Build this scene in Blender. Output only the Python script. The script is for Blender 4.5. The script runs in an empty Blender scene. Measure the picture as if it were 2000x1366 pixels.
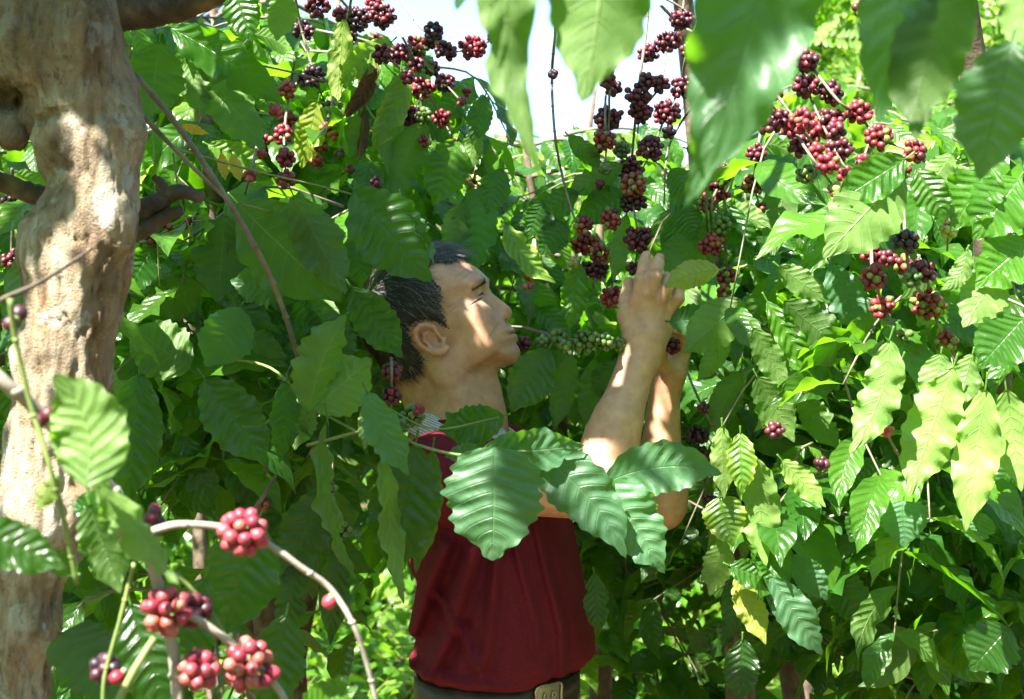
import bpy, math, random
import numpy as np
from mathutils import Vector, Matrix
R = math.radians
sc = bpy.context.scene
# ------------------------------------------------------------------ camera, sky, sun, exposure
F = 2777.8                       # focal length in pixels of the 2000 px wide photograph (50 mm on 36 mm)
CAMZ = 1.5
cam_d = bpy.data.cameras.new('camera'); cam = bpy.data.objects.new('camera', cam_d)
sc.collection.objects.link(cam); sc.camera = cam
cam.location = (0, 0, CAMZ); cam.rotation_euler = (R(90), 0, 0)
cam_d.lens = 50; cam_d.sensor_width = 36; cam_d.clip_start = 0.05; cam_d.clip_end = 600
cam_d.dof.use_dof = True; cam_d.dof.focus_distance = 2.0; cam_d.dof.aperture_fstop = 8.0
SUN = Vector((-0.42, -0.52, 0.88)).normalized()
world = bpy.data.worlds.new("World"); sc.world = world; world.use_nodes = True
wn = world.node_tree.nodes; wl = world.node_tree.links
bg = wn['Background']; sky = wn.new('ShaderNodeTexSky'); sky.sky_type = 'NISHITA'; sky.sun_disc = False
sky.sun_elevation = math.asin(SUN.z); sky.sun_rotation = math.atan2(SUN.x, SUN.y)
sky.air_density = 1.0; sky.dust_density = 0.6; sky.ozone_density = 2.0
wl.new(sky.outputs[0], bg.inputs[0]); bg.inputs[1].default_value = 0.068
sl = bpy.data.lights.new('sun', 'SUN'); sl.energy = 5.0; sl.angle = R(0.53); sl.color = (1.0, 0.955, 0.88)
so = bpy.data.objects.new('sun', sl); sc.collection.objects.link(so)
so.rotation_euler = SUN.to_track_quat('Z', 'Y').to_euler(); so.location = (-3, -4, 8)
sc.view_settings.view_transform = 'Standard'; sc.view_settings.look = 'None'
sc.view_settings.gamma = 1; sc.view_settings.use_curve_mapping = False
sc.view_settings.exposure = 2.7
sc.cycles.max_bounces = 8; sc.cycles.diffuse_bounces = 4; sc.cycles.glossy_bounces = 2
sc.cycles.transmission_bounces = 5; sc.cycles.transparent_max_bounces = 4
sc.cycles.caustics_reflective = False; sc.cycles.caustics_refractive = False
sc.cycles.sample_clamp_indirect = 4.0

# ------------------------------------------------------------------ helpers
def P(px, py, Y):
    return Vector(((px - 1000) / F * Y, Y, CAMZ - (py - 683) / F * Y))

def link(o, parent=None):
    sc.collection.objects.link(o)
    if parent is not None:
        o.parent = parent; o.matrix_parent_inverse = Matrix.Translation(-Vector(parent.location))
    return o

def thing(name, label, cat, loc=(0, 0, 0), group=None):
    o = bpy.data.objects.new(name, None); o.location = loc; link(o)
    o.empty_display_size = 0.05
    o['label'] = label; o['category'] = cat
    if group: o['group'] = group
    return o

def build(name, verts, quads, mat, parent=None, uv=None, attrs=None, loc=None, smooth=True, tris=None):
    """one mesh object from numpy arrays; verts in world space unless loc is given (then relative to loc)"""
    me = bpy.data.meshes.new(name)
    verts = np.asarray(verts, dtype=np.float32)
    quads = np.asarray(quads, dtype=np.int32).reshape(-1, 4) if quads is not None and len(quads) else np.zeros((0, 4), np.int32)
    tris = np.asarray(tris, dtype=np.int32).reshape(-1, 3) if tris is not None and len(tris) else np.zeros((0, 3), np.int32)
    me.vertices.add(len(verts)); me.vertices.foreach_set('co', verts.ravel())
    nl = quads.size + tris.size; nf = len(quads) + len(tris)
    me.loops.add(nl); li = np.concatenate([quads.ravel(), tris.ravel()]).astype(np.int32)
    me.loops.foreach_set('vertex_index', li)
    me.polygons.add(nf)
    st = np.concatenate([np.arange(len(quads)) * 4, quads.size + np.arange(len(tris)) * 3]).astype(np.int32)
    me.polygons.foreach_set('loop_start', st)
    if smooth: me.polygons.foreach_set('use_smooth', np.ones(nf, dtype=bool))
    if uv is not None:
        l = me.uv_layers.new(name='UVMap'); l.data.foreach_set('uv', np.asarray(uv, np.float32)[li].ravel())
    if attrs:
        for k, a in attrs.items():
            a = np.asarray(a, np.float32)
            if a.ndim == 1:
                at = me.attributes.new(k, 'FLOAT', 'POINT'); at.data.foreach_set('value', a)
            else:
                at = me.attributes.new(k, 'FLOAT_COLOR', 'POINT')
                at.data.foreach_set('color', np.concatenate([a, np.ones((len(a), 1), np.float32)], 1).ravel())
    me.update(calc_edges=True); me.validate()
    if mat is not None: me.materials.append(mat)
    o = bpy.data.objects.new(name, me)
    if loc is not None: o.location = loc
    return link(o, parent)

class Acc:
    """collects quads/tris from several shapes into one mesh"""
    def __init__(s): s.v = []; s.q = []; s.t = []; s.uv = []; s.a = {}; s.n = 0
    def add(s, v, q=None, t=None, uv=None, **attrs):
        v = np.asarray(v, float); s.v.append(v)
        if q is not None and len(q): s.q.append(np.asarray(q) + s.n)
        if t is not None and len(t): s.t.append(np.asarray(t) + s.n)
        s.uv.append(np.zeros((len(v), 2)) if uv is None else uv)
        for k, x in attrs.items():
            x = np.asarray(x, float)
            if x.ndim == 0: x = np.full(len(v), float(x))
            s.a.setdefault(k, []).append(x)
        s.n += len(v)
    def build(s, name, mat, parent=None, loc=None, smooth=True):
        if not s.v: return None
        v = np.concatenate(s.v)
        if loc is not None: v = v - np.array(loc)
        q = np.concatenate(s.q) if s.q else None; t = np.concatenate(s.t) if s.t else None
        return build(name, v, q, mat, parent, uv=np.concatenate(s.uv), attrs={k: np.concatenate(x) for k, x in s.a.items()}, loc=loc, smooth=smooth, tris=t)

def catmull(pts, n):
    p = np.array(pts, float)
    if len(p) < 3: 
        t = np.linspace(0, 1, n + 1)[:, None]; return p[0] * (1 - t) + p[-1] * t
    p = np.vstack([2 * p[0] - p[1], p, 2 * p[-1] - p[-2]]); out = []
    for i in range(1, len(p) - 2):
        t = np.linspace(0, 1, n, endpoint=False)[:, None]
        out.append(0.5 * ((2 * p[i]) + (-p[i - 1] + p[i + 1]) * t + (2 * p[i - 1] - 5 * p[i] + 4 * p[i + 1] - p[i + 2]) * t ** 2 + (-p[i - 1] + 3 * p[i] - 3 * p[i + 1] + p[i + 2]) * t ** 3))
    out.append(p[-2][None]); return np.vstack(out)

def tube(acc, pts, rad, seg=7, n=5, rough=0.0, nodes=0.0, rng=None, **attrs):
    """smooth tapered tube through pts (list of 3D), rad scalar/list"""
    c = catmull(pts, n); m = len(c)
    r = np.interp(np.linspace(0, 1, m), np.linspace(0, 1, len(np.atleast_1d(rad))), np.atleast_1d(rad)) if np.ndim(rad) else np.full(m, rad)
    if rng is None: rng = np.random.default_rng(int(abs(c[0][0] * 1e5)) % 9999)
    if nodes: r = r * (1 + nodes * (rng.random(m) < 0.25))
    tan = np.gradient(c, axis=0); tan /= np.linalg.norm(tan, axis=1)[:, None] + 1e-12
    up = np.array([0, 0, 1.0]) if abs(tan[0][2]) < 0.9 else np.array([1.0, 0, 0])
    u = np.cross(tan, up); u /= np.linalg.norm(u, axis=1)[:, None] + 1e-9
    for i in range(1, m):
        w = u[i - 1] - tan[i] * np.dot(u[i - 1], tan[i]); u[i] = w / (np.linalg.norm(w) + 1e-9)
    w = np.cross(tan, u); a = np.linspace(0, 2 * math.pi, seg, endpoint=False)
    rr = r[:, None] * (1 + rough * rng.normal(size=(m, seg)))
    v = c[:, None] + u[:, None] * (np.cos(a)[None, :, None] * rr[..., None]) + w[:, None] * (np.sin(a)[None, :, None] * rr[..., None])
    v = v.reshape(-1, 3); i = np.arange(m - 1)[:, None] * seg; j = np.arange(seg)[None]; jn = (j + 1) % seg
    q = np.stack([i + j, i + jn, i + seg + jn, i + seg + j], -1).reshape(-1, 4)
    t0 = np.stack([np.full(seg, len(v)), (np.arange(seg) + 1) % seg, np.arange(seg)], -1)
    b = (m - 1) * seg; t1 = np.stack([np.full(seg, len(v) + 1), b + np.arange(seg), b + (np.arange(seg) + 1) % seg], -1)
    v = np.vstack([v, c[0], c[-1]])
    lv = np.repeat(np.linspace(0, 1, m), seg); uv = np.stack([np.tile(np.arange(seg) / seg, m), lv], -1); uv = np.vstack([uv, [0, 0], [0, 1]])
    acc.add(v, q, np.vstack([t0, t1]), uv, **attrs); return c

# ------------------------------------------------------------------ materials
def nodes_of(name):
    m = bpy.data.materials.new(name); m.use_nodes = True; nt = m.node_tree
    for n in list(nt.nodes): nt.nodes.remove(n)
    return m, nt
class NB:
    def __init__(s, nt): s.nt = nt
    def n(s, typ, **kw):
        x = s.nt.nodes.new('ShaderNode' + typ)
        for k, v in kw.items():
            setattr(x, k, v)
        return x
    def l(s, a, b): s.nt.links.new(a, b)
    def m(s, op, a, b=None, c=None, clamp=False):
        x = s.n('Math', operation=op); x.use_clamp = clamp
        for i, v in enumerate((a, b, c)):
            if v is None: continue
            if isinstance(v, (int, float)): x.inputs[i].default_value = v
            else: s.l(v, x.inputs[i])
        return x.outputs[0]
    def mix(s, f, a, b, blend='MIX'):
        x = s.n('Mix', data_type='RGBA', blend_type=blend)
        for i, v in ((0, f), (6, a), (7, b)):
            if isinstance(v, (int, float)): x.inputs[i].default_value = v
            elif isinstance(v, (tuple, list)): x.inputs[i].default_value = tuple(v) + (1,) * (4 - len(v))
            else: s.l(v, x.inputs[i])
        return x.outputs[2]
    def ramp(s, f, stops, interp='LINEAR'):
        x = s.n('ValToRGB'); x.color_ramp.interpolation = interp; e = x.color_ramp.elements
        while len(e) < len(stops): e.new(0.5)
        for i, (p, c) in enumerate(stops):
            e[i].position = p; e[i].color = tuple(c) + (1,) if len(c) == 3 else c
        s.l(f, x.inputs[0]); return x.outputs[0]
    def noise(s, vec, scale, detail=3, rough=0.55, dist=0.0):
        x = s.n('TexNoise'); x.inputs['Scale'].default_value = scale; x.inputs['Detail'].default_value = detail
        x.inputs['Roughness'].default_value = rough; x.inputs['Distortion'].default_value = dist
        if vec is not None: s.l(vec, x.inputs['Vector'])
        return x.outputs['Fac']
    def bump(s, h, strength, dist, normal=None):
        x = s.n('Bump'); x.inputs['Strength'].default_value = strength; x.inputs['Distance'].default_value = dist
        s.l(h, x.inputs['Height'])
        if normal is not None: s.l(normal, x.inputs['Normal'])
        return x.outputs[0]
    def attr(s, name): 
        x = s.n('Attribute'); x.attribute_name = name; return x

NV = 9.0
def leaf_material(name, fine=True, dead=False, sky_tint=False):
    m, nt = nodes_of(name); b = NB(nt)
    uvn = b.n('UVMap'); sep = b.n('SeparateXYZ'); b.l(uvn.outputs[0], sep.inputs[0])
    u = sep.outputs[0]; v = b.m('ABSOLUTE', b.m('MULTIPLY_ADD', sep.outputs[1], 2.0, -1.0))
    hue = b.attr('hue').outputs['Fac']; val = b.attr('val').outputs['Fac']
    geo = b.n('NewGeometry'); pos = geo.outputs['Position']; back = geo.outputs['Backfacing']
    # veins: midrib + laterals sweeping forward
    s = b.m('MULTIPLY', b.m('SUBTRACT', u, b.m('MULTIPLY', b.m('POWER', v, 1.25), 0.17)), NV)
    fr = b.m('ABSOLUTE', b.m('SUBTRACT', b.m('FRACT', s), 0.5))
    lat = b.m('SUBTRACT', 1.0, b.m('MULTIPLY', fr, 17.0), clamp=True)
    lat = b.m('MULTIPLY', lat, b.m('SUBTRACT', 1.0, b.m('MULTIPLY', v, 0.7)))
    mid = b.m('SUBTRACT', 1.0, b.m('MULTIPLY', v, 26.0), clamp=True)
    vein = b.m('MAXIMUM', lat, mid)
    nz = b.noise(pos, 22.0, 3); nf = b.noise(pos, 260.0, 2)
    if dead:
        top = b.ramp(nz, [(0.3, (0.07, 0.035, 0.022)), (0.7, (0.20, 0.11, 0.065))])
        under = b.ramp(nz, [(0.3, (0.10, 0.055, 0.035)), (0.7, (0.26, 0.16, 0.10))])
        tr = b.mix(0.5, top, (0.25, 0.12, 0.05))
    else:
        top = b.ramp(hue, [(0.0, (0.019, 0.074, 0.010)), (0.3, (0.050, 0.142, 0.009)), (0.55, (0.150, 0.270, 0.045)), (0.8, (0.38, 0.40, 0.025)), (1.0, (0.62, 0.36, 0.03))])
        under = b.ramp(hue, [(0.0, (0.060, 0.125, 0.024)), (0.3, (0.120, 0.215, 0.050)), (0.55, (0.180, 0.290, 0.060)), (0.8, (0.42, 0.45, 0.08)), (1.0, (0.60, 0.38, 0.06))])
        tr = b.ramp(hue, [(0.0, (0.17, 0.50, 0.008)), (0.3, (0.25, 0.60, 0.012)), (0.55, (0.36, 0.72, 0.02)), (0.8, (0.72, 0.66, 0.03)), (1.0, (0.85, 0.5, 0.03))])
        mot = b.ramp(nz, [(0.30, (0.72, 0.72, 0.72)), (0.72, (1.28, 1.22, 1.15))])
        top = b.mix(1.0, top, mot, 'MULTIPLY'); under = b.mix(1.0, under, mot, 'MULTIPLY')
        # a little scorching and specks
        sp = b.m('GREATER_THAN', b.noise(pos, 95.0, 1, 0.4), 0.76)
        top = b.mix(b.m('MULTIPLY', sp, 0.7), top, (0.13, 0.085, 0.03))
        # yellowed margins where the leaf is old
        edge = b.m('MULTIPLY', b.m('POWER', v, 6.0), b.m('MULTIPLY', b.m('GREATER_THAN', hue, 0.35), 0.5))
        top = b.mix(edge, top, (0.42, 0.40, 0.05))
        top = b.mix(b.m('MULTIPLY', vein, 0.24), top, (0.16, 0.30, 0.07))
        under = b.mix(b.m('MULTIPLY', vein, 0.50), under, (0.30, 0.40, 0.14))
        tr = b.mix(b.m('MULTIPLY', vein, 0.45), tr, (0.10, 0.26, 0.02))
    if sky_tint: top = b.mix(b.m('MULTIPLY_ADD', nz, .5, .12), top, (.085, .17, .115))  # bluish sky glare painted into the upper face colour
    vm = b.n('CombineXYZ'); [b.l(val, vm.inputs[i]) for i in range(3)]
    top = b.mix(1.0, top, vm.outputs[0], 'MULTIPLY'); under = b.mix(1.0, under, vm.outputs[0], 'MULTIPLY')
    col = b.mix(back, top, under)
    pr = b.n('BsdfPrincipled'); b.l(col, pr.inputs['Base Color'])
    rg = b.m('MULTIPLY_ADD', back, 0.20, 0.46 if sky_tint else 0.31); rg = b.m('ADD', rg, b.m('MULTIPLY', b.m('SUBTRACT', nz, 0.5), 0.3))
    b.l(rg, pr.inputs['Roughness']); pr.inputs['IOR'].default_value = 1.45
    pr.inputs['Specular IOR Level'].default_value = 0.55 if not dead else 0.2
    if fine:
        h = b.m('ADD', b.m('MULTIPLY', vein, -0.8), b.m('MULTIPLY', b.noise(pos, 130.0, 3), 0.5))
        h = b.m('ADD', h, b.m('MULTIPLY', nf, 0.12))
        nrm = b.bump(h, 0.6, 0.0016)
        rib = b.m('MULTIPLY', b.m('COSINE', b.m('MULTIPLY', s, 6.28318)), b.m('MULTIPLY', b.m('SUBTRACT', 1.0, b.m('MULTIPLY', v, 0.5)), b.m('MINIMUM', 1.0, b.m('MULTIPLY', v, 4.0))))
        fl_ = b.m('MULTIPLY', rib, b.m('MULTIPLY_ADD', back, 2.0, -1.0))
        nrm = b.bump(b.m('MULTIPLY', fl_, b.m('MULTIPLY_ADD', nz, 1.2, .4)), 0.22 if sky_tint else 0.40, 0.0020, nrm); b.l(nrm, pr.inputs['Normal'])
    t = b.n('BsdfTranslucent'); b.l(tr, t.inputs[0])
    mx = b.n('MixShader'); mx.inputs[0].default_value = 0.42 if not dead else 0.15
    b.l(pr.outputs[0], mx.inputs[1]); b.l(t.outputs[0], mx.inputs[2])
    out = b.n('OutputMaterial'); b.l(mx.outputs[0], out.inputs[0]); return m

def simple(name, stops, scale=30, rough=0.6, bumpd=0.0, bscale=80, spec=0.4, sheen=0, stretch=None, detail=4, bstrength=0.7):
    m, nt = nodes_of(name); b = NB(nt); tc = b.n('NewGeometry').outputs['Position']
    if stretch:
        mp = b.n('Mapping'); mp.inputs['Scale'].default_value = stretch; b.l(tc, mp.inputs[0]); tc = mp.outputs[0]
    col = b.ramp(b.noise(tc, scale, detail), stops)
    pr = b.n('BsdfPrincipled'); b.l(col, pr.inputs['Base Color']); pr.inputs['Roughness'].default_value = rough
    pr.inputs['Specular IOR Level'].default_value = spec
    if sheen: pr.inputs['Sheen Weight'].default_value = sheen; pr.inputs['Sheen Roughness'].default_value = 0.5
    if bumpd: b.l(b.bump(b.noise(tc, bscale, detail), bstrength, bumpd), pr.inputs['Normal'])
    b.l(pr.outputs[0], b.n('OutputMaterial').inputs[0]); return m

M_leaf = leaf_material('coffee_leaf'); M_far = leaf_material('far_leaf', fine=False); M_dead = leaf_material('dead_leaf', dead=True); M_skytint = leaf_material('sky_tinted_leaf', sky_tint=True)
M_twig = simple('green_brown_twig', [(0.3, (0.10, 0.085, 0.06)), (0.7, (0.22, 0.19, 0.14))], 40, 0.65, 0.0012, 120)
M_gstem = simple('green_stem', [(0.3, (0.09, 0.15, 0.035)), (0.7, (0.20, 0.24, 0.07))], 40, 0.5, 0.0006, 120)
M_bark = simple('coffee_bark', [(0.3, (0.05, 0.035, 0.025)), (0.5, (0.13, 0.09, 0.06)), (0.75, (0.26, 0.21, 0.15))], 25, 0.85, 0.004, 60)
M_pale = simple('sun_lightened_twig', [(0.3, (0.20, 0.17, 0.13)), (0.7, (0.36, 0.32, 0.26))], 40, 0.6, 0.001, 120)  # twig bark lightened, sunlight put into its colour

def cherry_material():
    m, nt = nodes_of('coffee_cherry'); b = NB(nt); a = b.attr('col'); pos = b.n('NewGeometry').outputs['Position']
    n = b.noise(pos, 170.0, 2); c = b.mix(1.0, a.outputs['Color'], b.ramp(n, [(0.3, (0.6, 0.6, 0.6)), (0.7, (1.35, 1.25, 1.2))]), 'MULTIPLY')
    pr = b.n('BsdfPrincipled'); b.l(c, pr.inputs['Base Color']); pr.inputs['Roughness'].default_value = 0.47
    pr.inputs['Specular IOR Level'].default_value = 0.5; pr.inputs['Subsurface Weight'].default_value = 0.08
    pr.inputs['Subsurface Radius'].default_value = (0.004, 0.0015, 0.001)
    b.l(b.bump(b.noise(pos, 300.0, 2), 0.25, 0.0006), pr.inputs['Normal'])
    b.l(pr.outputs[0], b.n('OutputMaterial').inputs[0]); return m
M_cherry = cherry_material()

# ------------------------------------------------------------------ leaves
def leaf_template(nu=26, nv=10, fold=0.18, wave=0.05, quilt=0.012, kw=3.0, ph=0.0, asym=0.0, tipc=0.12, a=0.62, bb=0.80, curl=0.0, rag=0.02, seed=0):
    """unit-length leaf: returns u,v grids, flat outline half width factor and height offsets (units of length / half width)"""
    g = np.random.default_rng(seed)
    u = np.linspace(0, 1, nu + 1); v = np.linspace(-1, 1, nv + 1)
    U, V = np.meshgrid(u, v, indexing='ij')
    w = (U ** a) * (1 - U) ** bb; um = a / (a + bb); w = w / (um ** a * (1 - um) ** bb)
    w = w * (1 - tipc * np.exp(-((U - 0.90) / 0.07) ** 2) * 2.6) 
    if seed % 5 in (1, 3):                                        # bitten or torn margins
        for _ in range(1 + seed % 3):
            u0 = .25 + .6 * g.random(); w = w * (1 - (.12 + .25 * g.random()) * np.exp(-((U - u0) / (.018 + .03 * g.random())) ** 2) * (V * (1 if g.random() < .5 else -1) > .3))
    w = np.maximum(w, 0.012)
    # scalloped, slightly ragged margin
    w = w * (1 + rag * np.sin(2 * math.pi * NV * (U - 0.17) + 0.6) * (np.abs(V) > .9) + rag * 0.8 * np.sin(2 * math.pi * (3.3 * U + ph * 2)) * np.sign(V))
    av = np.abs(V)
    S = (U - 0.17 * av ** 1.25) * NV
    z = fold * av * w + curl * av ** 2 * w                        # V fold and rolled margins (units of half width)
    zq = quilt * (0.5 + 0.5 * np.cos(2 * math.pi * S)) * np.sin(math.pi * np.clip(av, 0, 1)) ** 0.7 * w * -1
    ph2 = ph + (V > 0) * 1.7
    zw = .010 * np.cos(2 * math.pi * S) * av ** 3 * (quilt > 0) + wave * np.sin(2 * math.pi * kw * U + ph2 * 6.28) * av ** 2.2 * np.clip(w * 1.3, 0, 1) + wave * 0.5 * np.sin(2 * math.pi * kw * 2.3 * U + ph2 * 9) * av ** 3 * np.clip(w, 0, 1)
    return U, V, w, z, zq + zw

def leaf_points(base, tip, width, n, bend, bow, tmpl):
    """world-space leaf: base->tip, n = normal of the upper face, bend = arch out of plane, bow = sideways curve (fractions of length)"""
    U, V, w, zf, zo = tmpl
    d = tip - base; L = np.linalg.norm(d); d = d / L
    n = n - d * np.dot(n, d); n = n / np.linalg.norm(n); s = np.cross(n, d)
    uu = U[:, 0]
    c = base + np.outer(uu * L, d) + np.outer(4 * bend * L * uu * (1 - uu), n) + np.outer(4 * bow * L * uu * (1 - uu), s)
    t = np.gradient(c, axis=0); t /= np.linalg.norm(t, axis=1)[:, None]
    ss = np.cross(np.broadcast_to(n, t.shape), t); ss /= np.linalg.norm(ss, axis=1)[:, None]; nn = np.cross(t, ss)
    hw = width / 2
    return c[:, None] + ss[:, None] * (V * w * hw)[..., None] + nn[:, None] * ((zf * hw) + zo * L)[..., None]

def grid_quads(nu, nv):
    i = np.arange(nu)[:, None] * (nv + 1); j = np.arange(nv)[None]
    return np.stack([i + j, i + nv + 1 + j, i + nv + 2 + j, i + j + 1], -1).reshape(-1, 4)

_ls = [0]
def hero_leaf(parent, bx, by, tx, ty, w, Y, dY=0.0, face='T', roll=0.0, fold=0.22, bend=0.06, bow=0.0, hue=0.12, val=1.0, wave=0.032, name='leaf', dead=False, a=0.80, bb=0.95, petiole=0.10, curl=-0.05, tipc=0.12, mat=None, rag=0.04):
    """a leaf given by where its base and tip stand; face T shows the upper side, U the underside"""
    _ls[0] += 1; g = np.random.default_rng(_ls[0])
    b = np.array(P(bx, by, Y)); t = np.array(P(tx, ty, Y + dY)); wm = w / F * Y
    mid = (b + t) / 2; cam_dir = np.array([0, 0, CAMZ]) - mid; cam_dir /= np.linalg.norm(cam_dir)
    d = (t - b); L = np.linalg.norm(d); d = d / L
    n = cam_dir - d * np.dot(cam_dir, d); n /= np.linalg.norm(n); s = np.cross(n, d)
    r = R(roll); n = n * math.cos(r) + s * math.sin(r)
    if face == 'U': n = -n
    tm = leaf_template(60, 12, fold=fold + g.normal() * 0.05, wave=wave * (0.7 + g.random() * 0.7), quilt=0.024, kw=2.2 + g.random() * 1.6, ph=g.random(), a=a, bb=bb, curl=curl, tipc=tipc, seed=_ls[0], rag=rag * (0.6 + g.random()))
    pts = leaf_points(b, t, wm, n, bend, bow, tm)
    nz = sum(np.sin(pts @ g.normal(size=3) * k + g.random() * 6) * 0.0028 / (k / 25) for k in (18, 40)) 
    pts = pts + n * nz[..., None]
    acc = Acc(); uv = np.stack([tm[0], tm[1] * 0.5 + 0.5], -1).reshape(-1, 2)
    q = grid_quads(60, 12); N = pts.size // 3
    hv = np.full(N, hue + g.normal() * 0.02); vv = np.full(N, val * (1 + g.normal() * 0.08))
    acc.add(pts.reshape(-1, 3), q[:, ::-1] if False else q, uv=uv, hue=hv, val=vv)
    if petiole > 0:
        pb = b - d * petiole * L + np.array([0, 0, 0.1 * petiole * L])
        a2 = Acc(); tube(acc, [pb, (pb + b) / 2 , b + d * 0.03 * L], [0.0016, 0.0013, 0.001], 5, 3, hue=0.3, val=1.2)
        nn = acc.n - N
        acc.uv[-1] = np.full((nn, 2), 0.5)
    return acc.build(name, mat or (M_dead if dead else M_skytint if (face == 'T' and hue <= .05 and val >= 1.1) else M_leaf), parent, loc=b)

def make_templates(nu, nv, k, seed, wave=0.03, quilt=0.014):
    g = np.random.default_rng(seed); out = []
    for i in range(k):
        tm = leaf_template(nu, nv, fold=0.15 + 0.25 * g.random(), wave=wave * (0.5 + g.random()), quilt=quilt, kw=1.8 + 2 * g.random(), ph=g.random(), seed=i, curl=-0.15 * g.random(), a=.82 + .2 * g.random(), bb=.95 + .2 * g.random(), rag=.05)
        pts = leaf_points(np.zeros(3), np.array([1.0, 0, 0]), 0.36 + 0.10 * g.random(), np.array([0, 0, 1.0]), 0.05 + 0.10 * g.random(), 0.08 * g.normal(), tm)
        out.append((pts.reshape(-1, 3), np.stack([tm[0], tm[1] * 0.5 + 0.5], -1).reshape(-1, 2)))
    return out, grid_quads(nu, nv)
T_HI = make_templates(18, 8, 10, 1, 0.045); T_ROW = make_templates(12, 6, 10, 5, 0.045)
T_MID = make_templates(9, 4, 8, 2, 0.035, 0); T_LOW = make_templates(5, 2, 6, 3, 0.04, 0)

def scatter_leaves(acc, pos, dirs, nrm, length, hue, val, T, rng):
    """merge many leaves (arrays) into acc"""
    tm, q = T; pos = np.asarray(pos); n = len(pos)
    if n == 0: return
    d = dirs / np.linalg.norm(dirs, axis=1)[:, None]; nr = nrm - d * np.sum(nrm * d, 1)[:, None]; nr /= np.linalg.norm(nr, axis=1)[:, None] + 1e-9
    s = np.cross(nr, d); pick = rng.integers(0, len(tm), n)
    for k, (v, uv) in enumerate(tm):
        idx = np.where(pick == k)[0]
        if not len(idx): continue
        Mx = np.stack([d[idx], s[idx], nr[idx]], 1) * length[idx][:, None, None]
        pts = np.einsum('vi,nij->nvj', v, Mx) + pos[idx][:, None]
        nv_ = len(v); off = (np.arange(len(idx)) * nv_)[:, None, None]
        acc.add(pts.reshape(-1, 3), (q[None] + off).reshape(-1, 4), uv=np.tile(uv, (len(idx), 1)), hue=np.repeat(hue[idx], nv_), val=np.repeat(val[idx], nv_))

# ------------------------------------------------------------------ cherries
def cube_sphere(n=4):
    vs = []; qs = []
    lin = np.tan(np.linspace(-math.pi / 4, math.pi / 4, n + 1))
    for ax in range(3):
        for sg in (-1, 1):
            A, B = np.meshgrid(lin, lin, indexing='ij'); C = np.full_like(A, sg)
            p = [None] * 3; p[ax] = C; p[(ax + 1) % 3] = A; p[(ax + 2) % 3] = B
            p = np.stack(p, -1).reshape(-1, 3); p /= np.linalg.norm(p, axis=1)[:, None]
            q = grid_quads(n, n); q = q if sg > 0 else q[:, ::-1]
            qs.append(q + len(vs) * 0 + sum(len(x) for x in vs)); vs.append(p)
    v = np.vstack(vs); q = np.vstack(qs)
    key = np.round(v, 5); uq, first, inv = np.unique(key, axis=0, return_index=True, return_inverse=True)
    return v[first], inv.reshape(-1)[q]
SPH, SPHQ = cube_sphere(4); SPHL, SPHLQ = cube_sphere(2)
PAL = {'d': [(0.065, 0.007, 0.015), (0.094, 0.009, 0.019), (0.044, 0.005, 0.013), (0.140, 0.013, 0.023), (0.076, 0.012, 0.020)], 'b': [(0.024, 0.009, 0.016), (0.037, 0.009, 0.018), (0.061, 0.010, 0.020), (0.019, 0.009, 0.018)], 'r': [(0.173, 0.012, 0.023), (0.219, 0.017, 0.026), (0.127, 0.010, 0.020), (0.259, 0.032, 0.036), (0.190, 0.017, 0.026), (0.242, 0.092, 0.040)], 'm': [(0.177, 0.017, 0.024), (0.102, 0.012, 0.019), (0.150, 0.177, 0.034), (0.204, 0.204, 0.048), (0.109, 0.150, 0.027), (0.231, 0.082, 0.034), (0.204, 0.020, 0.027)], 'g': [(0.050, 0.115, 0.018), (0.079, 0.151, 0.025), (0.115, 0.187, 0.036), (0.065, 0.130, 0.022)], 'y': [(0.239, 0.282, 0.077), (0.308, 0.325, 0.103), (0.188, 0.248, 0.060), (0.342, 0.214, 0.103)], 'p': [(0.30, 0.030, 0.052), (0.34, 0.055, 0.068), (0.22, 0.020, 0.038), (0.34, 0.085, 0.065), (0.25, 0.025, 0.045), (0.28, 0.035, 0.055), (0.36, 0.11, 0.08)]}
def berry(acc, c, r, d, col, rng, lo=False):
    S, Q = (SPHL, SPHLQ) if lo else (SPH, SPHQ)
    d = d / np.linalg.norm(d); u = np.cross(d, rng.normal(size=3)); u /= np.linalg.norm(u); w = np.cross(d, u)
    e = 1.0 + 0.16 * rng.random()
    z = S[:, 2]; k = 1 - 0.13 * np.exp(-((z - 1) / 0.05) ** 2)           # small navel at the far end
    e += 0.06
    v = c + (S[:, :1] * u + S[:, 1:2] * w) * r * (0.97 + 0.06 * rng.random()) + (z * k)[:, None] * d * r * e
    cc = np.tile(np.array(col) * (0.8 + 0.4 * rng.random()), (len(S), 1))
    if not lo:
        m = np.clip((z - 0.93) / 0.05, 0, 1)[:, None]; cc = cc * (1 - m) + np.array([0.05, 0.035, 0.02]) * m
    acc.add(v, Q, col=cc)
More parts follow.
